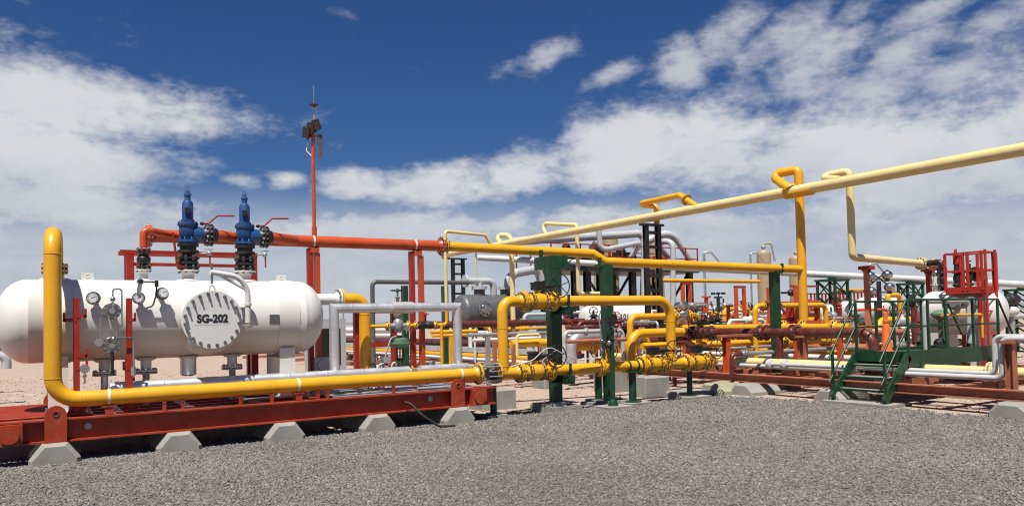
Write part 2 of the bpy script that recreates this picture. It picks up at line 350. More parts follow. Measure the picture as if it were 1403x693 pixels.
# the stones themselves
def stones(count_fn, name, poly, seed, smin, smax, dmin=5.2, dmax=19.):
    rng = np.random.default_rng(seed)
    t = (1+5**.5)/2
    iv = np.array([(-1, t, 0), (1, t, 0), (-1, -t, 0), (1, -t, 0), (0, -1, t), (0, 1, t), (0, -1, -t), (0, 1, -t), (t, 0, -1), (t, 0, 1), (-t, 0, -1), (-t, 0, 1)], float)/math.hypot(1, t)
    jf = np.array([(0, 11, 5), (0, 5, 1), (0, 1, 7), (0, 7, 10), (0, 10, 11), (1, 5, 9), (5, 11, 4), (11, 10, 2), (10, 7, 6), (7, 1, 8), (3, 9, 4), (3, 4, 2), (3, 2, 6), (3, 6, 8), (3, 8, 9), (4, 9, 5), (2, 4, 11), (6, 2, 10), (8, 6, 7), (9, 8, 1)])
    # candidate points in the wedge the camera sees, thinning with distance
    P = []
    for d0 in np.arange(dmin, dmax, .4):
        n = int(count_fn(d0)*.4*d0*1.8); d = rng.uniform(d0, d0+.4, n); k = rng.uniform(-.9, .9, n)
        px = np.sin(HEAD)*d+np.cos(HEAD)*k*d; py = np.cos(HEAD)*d-np.sin(HEAD)*k*d; P.append(np.stack([px, py], 1))
    P = np.concatenate(P)
    P0 = P; P = P+rng.normal(0, .16, P.shape); inside = np.zeros(len(P), bool); pl = np.array(poly); j = len(pl)-1
    for i in range(len(pl)):
        c = ((pl[i, 1] > P[:, 1]) != (pl[j, 1] > P[:, 1])) & (P[:, 0] < (pl[j, 0]-pl[i, 0])*(P[:, 1]-pl[i, 1])/(pl[j, 1]-pl[i, 1]+1e-12)+pl[i, 0]); inside ^= c; j = i
    P = P0[inside]; n = len(P)
    dist = np.hypot(P[:, 0], P[:, 1])
    s = rng.uniform(smin, smax, n)**1.0*np.where(rng.random(n) < .06, 1.5, 1)*(1+.03*(dist-7))
    sc = np.stack([s*rng.uniform(.8, 1.35, n), s*rng.uniform(.7, 1.1, n), s*rng.uniform(.5, .85, n)], 1)
    var = iv[None]*(1+rng.uniform(-.26, .26, (n, 12, 1)))*sc[:, None, :]
    a, b = rng.uniform(0, 6.283, n), rng.uniform(-.6, .6, n)
    ca, sa, cb, sb = np.cos(a), np.sin(a), np.cos(b), np.sin(b)
    x, y, z = var[..., 0], var[..., 1], var[..., 2]
    y, z = y*cb[:, None]-z*sb[:, None], y*sb[:, None]+z*cb[:, None]
    x, y = x*ca[:, None]-y*sa[:, None], x*sa[:, None]+y*ca[:, None]
    hgt = .004+s*rng.uniform(.05, .55, n)
    V = np.stack([x+P[:, 0, None], y+P[:, 1, None], z+hgt[:, None]], -1).reshape(-1, 3)
    Fc = (jf[None]+np.arange(n)[:, None, None]*12).reshape(-1)
    me = bpy.data.meshes.new(name); me.vertices.add(len(V)); me.vertices.foreach_set('co', V.astype(np.float32).ravel())
    nf = n*20; me.loops.add(nf*3); me.loops.foreach_set('vertex_index', Fc.astype(np.int32)); me.polygons.add(nf)
    me.polygons.foreach_set('loop_start', np.arange(0, nf*3, 3, dtype=np.int32)); me.polygons.foreach_set('loop_total', np.full(nf, 3, np.int32))
    ca_ = me.attributes.new('tone', 'FLOAT', 'FACE'); ca_.data.foreach_set('value', np.repeat(rng.random(n), 20).astype(np.float32))
    me.update(); o = bpy.data.objects.new(name, me); COL.objects.link(o); return o, n
m, nt_, N_, L_, b_ = nodes('grey_stone')
at = N_.new('ShaderNodeAttribute'); at.attribute_name = 'tone'
rp = N_.new('ShaderNodeValToRGB'); L_.new(at.outputs['Fac'], rp.inputs['Fac'])
els = rp.color_ramp.elements; els[0].color = (.105, .097, .09, 1); els[1].color = (.30, .275, .25, 1); els[1].position = 1
e = els.new(.5); e.color = (.165, .157, .15, 1); e = els.new(.9); e.color = (.215, .197, .184, 1)
tcs = N_.new('ShaderNodeTexCoord'); nzs = N_.new('ShaderNodeTexNoise'); nzs.inputs['Scale'].default_value = .55; nzs.inputs['Detail'].default_value = 6; L_.new(tcs.outputs['Object'], nzs.inputs['Vector'])
rps = N_.new('ShaderNodeValToRGB'); L_.new(nzs.outputs['Fac'], rps.inputs['Fac']); rps.color_ramp.elements[0].position = .36; rps.color_ramp.elements[1].position = .64; rps.color_ramp.elements[0].color = (.86, .85, .84, 1); rps.color_ramp.elements[1].color = (1.03, 1.01, .98, 1)
mxs = N_.new('ShaderNodeMix'); mxs.data_type = 'RGBA'; mxs.blend_type = 'MULTIPLY'; mxs.inputs['Factor'].default_value = 1; L_.new(rp.outputs['Color'], mxs.inputs['A']); L_.new(rps.outputs['Color'], mxs.inputs['B'])
L_.new(mxs.outputs['Result'], b_.inputs['Base Color']); b_.inputs['Roughness'].default_value = .9; b_.inputs['Specular IOR Level'].default_value = .25
STONE = m
st, ns = stones(lambda d: 2500 if d < 9.5 else 2500*(9.5/d)**1.6, 'gravel', edgep, 5, .0075, .0152)
st.data.materials.append(STONE); tag(st, kind='stuff'); st['label'] = 'loose grey crushed stone covering the yard in front of the skids'
pb, npb = stones(lambda d: 18*(12/d)**1.2, 'pebbles', [(-20, 12.3), (7.6, 12.3), (12.6, 11.9), (13, 9), (13, 2), (32, 2), (32, 34), (-20, 34)], 9, .007, .017, 10., 30.)
PEB, nt_, N_, L_, b_ = nodes('sandy_pebble'); at = N_.new('ShaderNodeAttribute'); at.attribute_name = 'tone'; rp = N_.new('ShaderNodeValToRGB'); L_.new(at.outputs['Fac'], rp.inputs['Fac'])
els = rp.color_ramp.elements; els[0].color = (.24, .185, .145, 1); els[1].color = (.46, .375, .31, 1); L_.new(rp.outputs['Color'], b_.inputs['Base Color']); b_.inputs['Roughness'].default_value = .95
pb.data.materials.append(PEB); tag(pb, kind='stuff'); pb['label'] = 'scattered pale pebbles lying on the sandy earth behind the skids'
print('stones', ns, npb)
# low far hills on the horizon
hm = paint('hazed_far_hill', (.20, .19, .21), .95, .15, scale=.002, bump=0)  # haze of distance is painted into this bluish hill colour
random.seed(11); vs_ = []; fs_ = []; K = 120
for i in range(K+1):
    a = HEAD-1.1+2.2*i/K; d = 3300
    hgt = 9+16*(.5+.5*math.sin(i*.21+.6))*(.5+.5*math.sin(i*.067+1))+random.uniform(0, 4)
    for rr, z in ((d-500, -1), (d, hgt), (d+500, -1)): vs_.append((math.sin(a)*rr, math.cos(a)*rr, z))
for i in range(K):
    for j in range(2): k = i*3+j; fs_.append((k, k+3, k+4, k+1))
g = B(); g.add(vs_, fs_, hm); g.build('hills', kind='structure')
# ================================================================== helpers for plant pieces
def wheel(parent, c, ax, rad, mat, tub=.012, spokes=3, name='handwheel'):
    g = B(); c = Ve(c); ax = Ve(ax).normalized(); g.torus(c, ax, rad, tub, mat)
    x, y = _frame(ax)
    for k in range(spokes):
        a = math.pi*k/spokes+.35; d = x*math.cos(a)+y*math.sin(a); g.cyl(c-d*rad, c+d*rad, tub*.75, mat, 8)
    g.rev(c-ax*.03, ax, [(0, tub*2.2), (.06, tub*2.2)], mat, 10)
    return g.build(name, parent)
def flange_part(parent, p, ax, r, mat, bm=BOL, n=12, side=1, R_=None, t=None, name='flange', hub=True):
    return B().flange(p, ax, r, mat, bm, n, t=t, R_=R_, side=side, hub=hub).build(name, parent)
def ball_valve(label, c, ax, r, mat, L, up=Z, gear=None, group=None, wheel_r=.2, name='ball_valve', bm=BOL, gmat=None, wax=None):
    """flanged valve on a pipe of radius r; gear = handwheel direction"""
    c, ax, up = Ve(c), Ve(ax).normalized(), Ve(up); gmat = gmat or BLK
    t = thing(name, label, 'valve', (c.x, c.y, c.z-r*1.9), group)
    b = B(); h = L/2; k = r*1.45
    b.rev(c-ax*h, ax, [(0, r*1.05), (L*.14, r*1.08), (L*.24, k*.92), (L*.30, k*.98), (L*.36, k*1.0), (L*.5, k*1.06), (L*.64, k*1.0), (L*.70, k*.98), (L*.76, k*.92), (L*.86, r*1.08), (L, r*1.05)], mat, 22)
    b.box(c-up*k*.9, (k*.9, k*.9, k*.5), mat); b.build('body', t)
    for s in (-1, 1): B().flange(c+ax*(s*L*.23), ax, r*1.2, mat, bm, 14, t=r*.2, R_=r*1.72, hub=False).build('body_flange', t)
    for s in (-1, 1):
        flange_part(t, c+ax*(s*(h-r*.12)), ax, r, mat, bm, 14, side=s, hub=False, R_=r*1.95)
        flange_part(t, c+ax*(s*(h+r*.32)), ax, r, mat, bm, 14, side=-s, R_=r*1.95)
    B().rev(c+up*(k*.85), up, [(0, r*.72), (r*.34, r*.72), (r*.36, r*.5), (r*.62, r*.5), (r*.62, r*.78), (r*.82, r*.78)], mat, 16).build('bonnet', t)
    if gear is not None:
        gear = Ve(gear); gp = c+up*(k*.85+r*1.55); sd = gear.cross(up); wo = ax*(.30 if abs(ax.x) > .5 else 0.)
        rot = Mx((sd, gear, up)).transposed()
        g = B(); g.box(gp, (r*2.2, r*1.6, r*1.35), gmat, rot); g.box(gp+up*r*.7, (r*2.4, r*1.8, r*.16), gmat, rot); g.rev(gp+up*r*.7, up, [(0, r*.62), (r*.25, r*.62), (r*.3, r*.5)], gmat, 18)
        g.box(gp+sd*r*1.25, (r*.4, r*.5, r*.5), gmat, rot)
        o = wo; g.cyl(gp, gp+o*1.15, r*.42, gmat, 12)
        g.cyl(gp+o, gp+o+gear*(r*2.9), r*.16, gmat, 10); g.cyl(gp+o+gear*r*.6, gp+o+gear*r*1.5, r*.34, gmat, 12)
        g.build('gearbox', t); wheel(t, gp+o+gear*(r*2.9), wax or gear, wheel_r, gmat, .011)
    return t
def gauge(label, p, d, rad=.055, group=None, stub=.12, big=True):
    """dial gauge on a flanged stub coming straight out of a vessel (p = face centre, d = facing)"""
    p, d = Ve(p), Ve(d).normalized(); t = thing('pressure_gauge', label, 'gauge', p-Z*rad, group)
    B().rev(p-d*.05, d, [(0, rad*.95), (.004, rad), (.05, rad), (.056, rad*.93)], CHR, 24).build('case', t)
    g = B(); g.rev(p+d*.004, d, [(0, rad*.88), (.005, rad*.88)], DIA, 24)
    x, y = _frame(d); g.bar(p+d*.0105-x*rad*.25, p+d*.0105+(x*.7+y*.35)*rad*.7, .006, .002, LTR, up=d)
    for k in range(11):
        a = R(-40+k*26); q = x*math.cos(a)+y*math.sin(a); g.bar(p+d*.0105+q*rad*.66, p+d*.0105+q*rad*.8, .005, .002, LTR, up=d)
    g.build('dial', t)
    if big:
        g = B(); q = p-d*.085
        g.flange(q, d, rad*.62, BOL, CHR, 8, t=.025, R_=rad*1.3, hub=False); g.flange(q-d*.035, d, rad*.62, BOL, None, t=.025, R_=rad*1.22)
        g.cyl(q-d*stub, q, rad*.5, WHI); g.build('flange', t)
    return t
def pipe_thing(name, label, cat, pts, r, mat, group=None, bend=None, welds=(), seg=16, mats=None):
    pts = [Ve(q) for q in pts]; lo = min(q.z for q in pts)-r
    t = thing(name, label, cat, (pts[0].x, pts[0].y, lo), group)
    b = B(); b.tube(pts, r, mat, bend, seg)
    for i, f in welds:
        q = pts[i].lerp(pts[i+1], f); d = (pts[i+1]-pts[i]).normalized(); b.rev(q-d*.006, d, [(0, r*1.0), (.002, r*1.04), (.010, r*1.04), (.012, r)], mat, seg)
    b.build('pipe', t); return t
def clamp(parent, p, ax, r, mat=WHI, name='pipe_clamp'):
    ax = Ve(ax).normalized(); p = Ve(p); return B().rev(p-ax*.016, ax, [(0, r*1.0), (.0, r*1.06), (.032, r*1.06), (.032, r)], mat, 18).build(name, parent)
# ------------------------------------------------------------------ concrete sleepers (trapezoid blocks)
def block_mesh(w0, w1, h, dep, mat, ch=.05):
    b = B(); f = []
    def ring(y, s, dz):
        a0, a1 = w0/2-s, w1/2-s*.8
        return [(-a0, y, 0), (a0, y, 0), (a0, y, .07), (a1, y, h-dz), (-a1, y, h-dz), (-a0, y, .07)]
    rs = [ring(-dep/2, ch*.9, ch*.8), ring(-dep/2+ch, 0, 0), ring(dep/2-ch, 0, 0), ring(dep/2, ch*.9, ch*.8)]
    vs = sum(rs, []); n = 6; fs = [list(range(n)), list(range(3*n, 4*n))[::-1]]
    for i in range(3): fs += [(i*n+k, (i+1)*n+k, (i+1)*n+(k+1) % n, i*n+(k+1) % n) for k in range(n)]
    b.add(vs, fs, mat); return b
ORGN['block_origin'] = Ve((0, 0, 0))
blk = block_mesh(.58, .29, .27, .95, CON).build('concrete_block', None, 'chamfered concrete block under the far left lifting lug of the red skid', 'block', 'concrete blocks under the red skid', ang=20)
blk.location = (.17, 11.93, 0)
for u, l in ((1.66, 'chamfered concrete block under the red beam, below the white vessel hand instruments'), (3.12, 'chamfered concrete block under the red beam, straight below the white vessel right saddle'), (4.58, 'chamfered concrete block under the red beam between the right saddle and the black hose'), (6.02, 'chamfered concrete block under the right lifting lug, touched by the black hose')):
    copy_tree(blk, None, (u, 11.93+random.uniform(-.03, .03), 0), random.uniform(-.03, .03), l)
B().box((7.55, 13.05, .15), (.75, .55, .42), CON).build('concrete_block', None, 'squared grey concrete block just past the right end of the red skid', 'block')
# ------------------------------------------------------------------ red skid frame
U0, U1, VF, VB = -.72, 6.78, 11.68, 13.95
sk = thing('vessel_skid', 'long red steel skid frame carrying the white vessel on concrete blocks', 'skid', (3, 12.8, .27))
zc, hh = .42, .30
for v in (VF, VB): B().ibeam((U0, v, zc), (U1, v, zc), hh, .2, SKR, t=.022).build('beam', sk)
for i, u in enumerate([U0+.06, .95, 1.9, 2.85, 3.8, 4.75, 5.7, U1-.06]): B().ibeam((u, VF+.012, zc-.003), (u, VB-.012, zc-.003), .25, .14, SKR).build('cross_beam', sk)
for v in (12.15, 12.6, 13.05, 13.5): B().bar((U0+.1, v, .515), (U1-.1, v, .515), .06, .05, SKR).build('stringer', sk)
g = B(); g.box(((U0+.62)/2, 12.86, .585), (.62-U0, 2.1, .012), SKR)
for k in range(30):
    g.box(((U0+.62)/2, 11.9+k*.066, .5925), (.60-U0, .006, .003), SKR)
g.build('deck_plate', sk)
g = B(); g.box((5.3, 12.86, .555), (2.6, 2.05, .006), GAL); g.build('drip_tray', sk); B().box((2.3, 12.8, .475), (3.3, 2.2, .01), SKR).build('shade_pan', sk)  # pan is added below the open deck to keep sun off the ground
def lug(u, v):
    b = B(); w = .125; pts = [(u-w, v, .27), (u+w, v, .27), (u+w, v, .62)] + [(u+w*math.cos(a), v, .62+w*math.sin(a)) for a in [math.pi*k/10 for k in range(1, 10)]] + [(u-w, v, .62)]
    b.prism(pts, (0, .03, 0), SKR); b.box((u, v+.04, .52), (.12, .06, .3), SKR)
    b.torus((u, v-.003, .64), Y, .035, .008, SKR, 16, 6); o = b.build('lifting_lug', sk)
    B().cyl((u, v-.003, .64), (u, v-.0005, .64), .03, LTR, 16).build('lug_hole', o)
for u in (.18, 6.02):
    lug(u, VF-.135); lug(u, VB+.105)
for u in (-.32, 6.42):
    b = B(); b.box((u, VF-.06, .41), (.28, .22, .26), SKR); b.cyl((u, VF-.18, .41), (u, VF-.21, .41), .105, SKR, 22); b.build('socket_box', sk)
for u in (.55, 5.55): B().cyl((u, VF-.012, .44), (u, VF-.03, .44), .045, BOL, 12).build('earth_boss', sk)
for u in (1.48, 1.72, 2.5, 2.95, 3.38, 3.65, 3.8, 4.9):
    b = B(); b.box((u, VF-.02, .63), (.045, .045, .13), SKR); b.cyl((u, VF-.045, .67), (u, VF-.041, .67), .011, LTR, 8); b.build('angle_bracket', sk)
b = B(); b.tube([(2.6, 11.9, .62), (3.9, 11.86, .63), (5.0, 11.86, .64)], .018, GAL); b.cyl((3.55, 11.86, .60), (3.55, 11.86, .68), .035, GAL); b.cyl((4.4, 11.86, .6), (4.4, 11.86, .68), .035, GAL); b.build('conduit', sk)
B().tube([(5.05, 11.555, .43), (5.12, 11.48, .40), (5.25, 11.33, .22), (5.50, 11.22, .03), (5.75, 11.16, .03)], .022, RUB, bend=.15).build('rubber_hose', None, 'black rubber hose drooping from the red skid beam to the gravel', 'hose')
# ------------------------------------------------------------------ white separator vessel
VT, ZT, RT = 12.62, 1.85, .585
ul, ur = PV(38, 440, VT).x, PV(407, 430, VT).x
ve = thing('separator_vessel', 'long white horizontal separator vessel with bolted manway on the red skid', 'vessel', ((ul+ur)/2, VT, .58))
def head(n, k=.36): return [(-k*math.cos(math.pi/2*i/n), max(.01, RT*math.sin(math.pi/2*i/n))) for i in range(n+1)]
prof = [(d+.40, r) for d, r in head(9, .40)]; Lb = ur-ul
prof += [(.40+.004, RT*1.004), (.40+.016, RT*1.004), (.40+.02, RT)] + [(.40+Lb-.02, RT), (.40+Lb-.016, RT*1.004), (.40+Lb-.004, RT*1.004), (.40+Lb, RT)] + [(.40+Lb+(-d), r) for d, r in head(9, .40)[::-1][1:]]
B().rev((ul-.40, VT, ZT), X, prof, WHI, 56).build('shell', ve, ang=50)
for u in (.22, PV(389, 480, VT-.2).x):
    b = B(); b.box((u, VT, .90), (.22, .74, .62), WHI); b.box((u, VT, .592), (.3, .9, .018), WHI)
    for s in (-1, 1): b.box((u, VT+s*.40, .98), (.24, .03, .76), WHI)
    b.rev((u-.16, VT, ZT), X, [(0, RT), (0, RT+.012), (.32, RT+.012), (.32, RT)], WHI, 40)
    b.build('saddle', ve)
# manway
mc = PV(291.5, 437.5, 11.76); um, zm = mc.x, mc.z
b = B(); b.cyl((um, VT, zm), (um, 11.86, zm), .33, WHI, 36); b.rev((um, 11.84, zm), Y, [(0, .425), (.06, .425)], WHI, 48); b.rev((um, 12.08, zm), Y, [(0, .36), (.1, .52)], WHI, 40); b.build('manway_neck', ve)
g = B(); g.rev((um, 11.83, zm), -Y, [(0, .42), (.004, .425), (.056, .425), (.06, .42)], WHI, 56)
for k in range(20):
    a = 2*math.pi*(k+.5)/20; q = Ve((um+.375*math.cos(a), 11.77, zm+.375*math.sin(a)))
    g.rev(q, -Y, [(0, .026), (.008, .026), (.008, .022), (.034, .022), (.034, .013), (.062, .013)], BOL, 6)
cov = g.build('manway_cover', ve)
g = B(); g.box((um, 11.7694, zm+.01), (.50, .0025, .17), WHI); pl = g.build('name_plate', cov)
tcv = bpy.data.curves.new('tmp', 'FONT'); tcv.body = 'SG-202'; tcv.size = .15; tcv.align_x = 'CENTER'; tcv.align_y = 'CENTER'; tcv.extrude = .002; tcv.offset = .0035
to = bpy.data.objects.new('tmp', tcv); COL.objects.link(to); bpy.context.view_layer.update()
def text_mesh(body, size, loc, rot, mat, name, parent, sx=1., off=.0035):
    tcv.body = body; tcv.size = size; tcv.offset = off; to.data = tcv
    dg = bpy.context.evaluated_depsgraph_get(); dg.update(); me = bpy.data.meshes.new_from_object(to.evaluated_get(dg)); me.name = name
    M = Mx.Translation(Ve(loc)-ORGN[parent.name]) @ rot.to_4x4() @ Mx.Diagonal((sx, 1, 1, 1)); me.transform(M); me.materials.clear(); me.materials.append(mat)
    o = bpy.data.objects.new(name, me); COL.objects.link(o); o.parent = parent; ORGN[o.name] = ORGN[parent.name]; return o
text_mesh('SG-202', .158, (um, 11.7655, zm+.01), Mx.Rotation(R(90), 3, 'X'), LTR, 'lettering', cov, .90, .0062)
# davit arm
qa, qb, qc = PV(342, 440, 11.80), PV(341, 395, 11.80), PV(288, 373, 11.80)
g = B(); g.tube([(qa.x, 11.9, qa.z-.02), (qa.x, 11.9, qb.z+.16), (um-.02, 11.80, qc.z)], .042, WHI, bend=.30); g.tube([(qa.x-.02, 11.9, qb.z-.02), (um+.1, 11.82, qc.z-.035)], .02, WHI); g.cyl((qa.x, 11.9, qa.z+.24), (qa.x, 11.9, qa.z+.27), .055, WHI)
g.cyl((um, 11.80, qc.z+.13), (um, 11.80, zm+.52), .017, BOL, 10); g.tube([(um-.055, 11.79, zm+.41), (um, 11.79, zm+.53), (um+.055, 11.79, zm+.41)], .012, WHI, bend=.02, seg=8); g.build('davit_arm', ve)
B().box((PV(376, 437, 12.04).x, 12.033, PV(376, 437, 12.04).z), (.15, .02, .14), GRY).build('data_plate', ve)
for x in (120, 385):
    q = PV(x, 384, VT); b = B(); b.box((q.x, VT, ZT+RT+.045), (.16, .03, .12), WHI); b.torus((q.x, VT-.015, ZT+RT+.055), Y, .026, .006, WHI, 14, 6); b.build('lifting_eye', ve)
# nozzles under the vessel
for x, ins in ((143, False), (200, False), (258, True), (318, False)):
    u = PV(x, 495, VT-.1).x; b = B(); b.cyl((u, VT-.1, ZT-RT+.05), (u, VT-.1, ZT-RT-.14), .075, WHI)
    b.rev((u, VT-.1, ZT-RT-.02), Z, [(0, .11), (.04, .16)], WHI)
    o = b.build('nozzle', ve)
    if ins: B().rev((u, VT-.1, ZT-RT-.28), Z, [(0, .06), (.02, .115), (.27, .115), (.28, .1)], ALU, 20).build('insulation_can', o)
    else:
        g = B(); g.flange((u, VT-.1, ZT-RT-.17), Z, .085, WHI, BOL, 10, side=-1, hub=False); g.flange((u, VT-.1, ZT-RT-.205), Z, .085, GAL, None, hub=False); g.cyl((u, VT-.1, .6), (u, VT-.1, ZT-RT-.2), .05, GAL if x != 143 else ALU); g.build('drain_flange', o)
# top nozzles
stk = []
for x, r in ((197, .06), (258, .085), (336, .085)):
    u = PV(x, 385, VT).x; stk.append(u); b = B(); b.cyl((u, VT, ZT+RT-.04), (u, VT, ZT+RT+.14), r, WHI); b.rev((u, VT, ZT+RT-.02), Z, [(0, r*2.1), (.03, r*2.0), (.045, r*1.1)], WHI, 24); b.flange((u, VT, ZT+RT+.15), Z, r, WHI, BOL, 8, R_=r*1.95); b.build('nozzle', ve)
uin = PV(75, 370, VT).x
b = B(); b.cyl((uin, VT, ZT+RT-.06), (uin, VT, ZT+RT+.10), .085, WHI); b.rev((uin, VT, ZT+RT-.02), Z, [(0, .2), (.03, .19), (.05, .1)], WHI, 24); b.flange((uin, VT, ZT+RT+.12), Z, .105, YEL, BOL, 12, R_=.17); b.build('inlet_nozzle', ve)
# outlet nozzle on the right head
zo = PV(450, 410, VT).z; ue = PV(470, 408, VT).x
b = B(); b.cyl((ur+.2, VT, zo), (ue-.06, VT, zo), .095, WHI); b.flange((ue-.07, VT, zo), X, .10, WHI, BOL, 12); b.build('outlet_nozzle', ve)
# ------------------------------------------------------------------ yellow inlet pipe (foreground)
VP, ZP = 11.72, .80
uv = PV(72, 400, VP).x; zt = PV(72, 318, VP).z; RP = .104
ul_ = PV(662, 515, VP).x
t = pipe_thing('inlet_pipe', 'thick yellow pipe hooped over the vessel left end, then running along the red skid', 'pipe', [(uin, VT, ZT+RT+.22), (uin, VT, zt), (uv, VP, zt), (uv, VP, ZP), (ul_-.14, VP, ZP)], RP, YEL, bend=.30, welds=((0, .5), (2, .13), (2, .87), (3, .05), (3, .45)), seg=24)
flange_part(t, (uin, VT, ZT+RT+.185), Z, .105, YEL, BOL, 12, R_=.17)
flange_part(t, (ul_-.10, VP, ZP), X, RP, YEL, BOL, 14)
for x in (149, 408, 631): u = PV(x, 535, VP).x; clamp(t, (u, VP, ZP), X, RP); 
for x in (149, 408, 631):
    u = PV(x, 535, VP).x; b = B(); b.box((u, VP, .627), (.10, .16, .10), SKR); b.box((u, VP, .68), (.16, .18, .016), SKR); b.build('pipe_rest', sk)
# ------------------------------------------------------------------ instruments on the vessel face
for x, y, l, d in ((127, 408, 'round steel gauge beside the first red upright on the white vessel', (-.15, -1, 0)), (224, 401, 'round dial gauge tilted upward just left of the white manway', (.1, -1, .12))):
    p = PV(x, y, 11.86); gauge(l, p, d, .070, 'gauges on the white vessel', .16)
p = PV(190, 408, 11.86); t = gauge('flanged steel gauge tap under the sensor head, left of the manway', p, (-.1, -1, 0), .066, 'gauges on the white vessel', .16)
q = PV(192, 386, 11.86)
t = thing('temperature_transmitter', 'steel sensor head with cable elbow above the middle gauge of the vessel', 'sensor', q-Z*.1)
g = B(); g.cyl(p+Z*.05, q-Z*.02, .03, CHR); g.rev(q-Y*.05, Y, [(0, .045), (.1, .045)], CHR, 18); g.rev(q-Y*.055, Y, [(0, .032), (.01, .032)], LTR, 18); g.build('sensor_head', t)
B().tube([q+X*.04, q+X*.21, q+X*.21-Z*.08, q+X*.20-Z*.2, q+X*.16-Z*.34, q+X*.07-Z*.37], .011, RUB, bend=.06, seg=8).cyl(q+X*.21+Z*.02, q+X*.21-Z*.07, .026, RUB).build('cable', t)
p1, p2 = PV(153, 426, 11.84), PV(153, 473, 11.84)
t = thing('level_bridle', 'steel level bridle with looped tubes hung from two flanged taps on the vessel', 'instrument', (p2.x, p2.y, p2.z-.15))
for p in (p1, p2):
    g = B(); g.flange(p, -Y, .06, BOL, CHR, 8, t=.025, R_=.115, hub=False); g.flange(p+Y*.035, -Y, .06, BOL, None, t=.025, R_=.105, hub=False); g.cyl(p+Y*.4, p, .05, WHI); g.rev(p-Y*.1, Y, [(0, .035), (.1, .035)], CHR, 14); g.build('tap_flange', t)
g = B(); g.rev(p1-Y*.02, -Y, [(0, .05), (.07, .04)], CHR, 14); g.tube([p1+Ve((.01, -.07, 0)), p1+Ve((.01, -.07, .30)), p1+Ve((.12, -.07, .30)), p1+Ve((.12, -.07, -.2)), p1+Ve((.05, -.07, -.26)), p2+Ve((.05, -.07, .12))], .011, CHR, bend=.04, seg=8)
g.tube([p1+Ve((-.05, -.07, 0)), p1+Ve((-.14, -.07, -.06)), p1+Ve((-.15, -.07, -.3)), p1+Ve((-.13, -.07, -.46)), p2+Ve((-.1, -.07, .0))], .010, CHR, bend=.06, seg=8)
g.tube([p2+Ve((0, -.07, .1)), p2+Ve((.26, -.07, .1)), p2+Ve((.26, -.07, -.45))], .014, CHR, bend=.04, seg=8); g.build('impulse_tube', t)
g = B(); g.ball(p1+Ve((.01, -.07, .16)), .035, CHR); g.ball(p2+Ve((.02, -.09, .08)), .05, CHR); g.rev(p2+Ve((-.16, -.08, .05)), -Y, [(0, .04), (.02, .055), (.03, .055)], CHR, 16)
g.cyl(p2+Ve((.26, -.07, -.3)), p2+Ve((.26, -.07, -.42)), .03, GAL); g.cyl(p2+Ve((.0, -.07, -.08)), p2+Ve((0, -.07, -.4)), .022, RUB); g.build('valve_manifold', t)
t = thing('drain_cock', 'small steel drain cock dangling beside the lower bracket of the first red upright', 'valve', PV(116, 520, 11.8))
q = PV(116, 505, 11.8); g = B(); g.rev(q-Y*.03, Y, [(0, .06), (.06, .06)], CHR, 16); g.cyl(q, q-Z*.2, .012, CHR, 8); g.cyl(q, q+Y*.3, .03, WHI); g.ball(q-Z*.1, .025, CHR); g.build('cock_body', t)
# slim red instrument uprights
for x, yt, br, l in ((105, 408, ((438, -.12), (433, .09), (488, .1), (505, .1)), 'slim red instrument upright with side brackets nearest the yellow vertical pipe'), (178, 408, ((438, .06), (505, -.06)), 'slim red instrument upright under the silver sensor head of the vessel')):
    a = PV(x, yt, 11.74); t = thing('instrument_upright', l, 'upright', (a.x, 11.86, .58), 'slim red uprights before the vessel')
    B().box((a.x, 11.86, (a.z+.58)/2), (.075, .06, a.z-.58), DRD).build('post', t)
    g = B(); g.prism([(a.x-.12, 11.86, .6), (a.x+.12, 11.86, .6), (a.x+.04, 11.86, .75), (a.x-.04, 11.86, .75)], (0, .012, 0), DRD); g.box((a.x, 11.86, .606), (.26, .2, .012), DRD); g.build('foot_gusset', t)
    for y, dx in br:
        z = PV(x, y, 11.74).z; b = B(); b.box((a.x+dx*.6, 11.84, z), (abs(dx)*1.3, .03, .045), DRD); b.box((a.x+dx*1.2, 11.84, z+.04), (.03, .03, .12), DRD); b.build('bracket', t)
# ------------------------------------------------------------------ relief stacks and red header
VH = 13.02; zh = 3.15; RH = .100
uA, uB_, uC = stk
uh0, uh1 = PV(206, 322, VH).x, PV(608, 336, VH).x
t = thing('relief_header', 'long red orange header pipe running above the white vessel', 'pipe', ((uh0+uh1)/2, VH, zh-.1))
B().tube([(uh0, VH, zh), (uh1-.03, VH, zh)], RH, RED, seg=24).build('pipe', t)
B().flange((uh0-.02, VH, zh), X, RH, RED, BOL, 12, side=-1).rev((uh0-.06, VH, zh), X, [(0, RH*1.7), (.03, RH*1.7)], RED, 24).build('blind_flange', t)
flange_part(t, (uh1-.04, VH, zh), X, RH, RED, BOL, 14)
for x in (429, 568): clamp(t, (PV(x, 328, VH).x, VH, zh), X, RH)
for u in (uB_, uC): B().tube([(u+.33, VT+.02, zh), (u+.50, VT+.06, zh), (u+.95, VH, zh)], .088, RED, bend=.3, seg=18).build('branch', t)
B().tube([(uA, VT, 2.93), (uA, VT, zh+.03), (uA+.12, VT+.02, zh+.03), (uB_-.1, VH-.12, zh-.01), (uB_+.2, VH, zh)], .055, RED, bend=.1).flange((uA, VT, 2.90), Z, .055, RED, BOL, 8).build('small_branch', t)
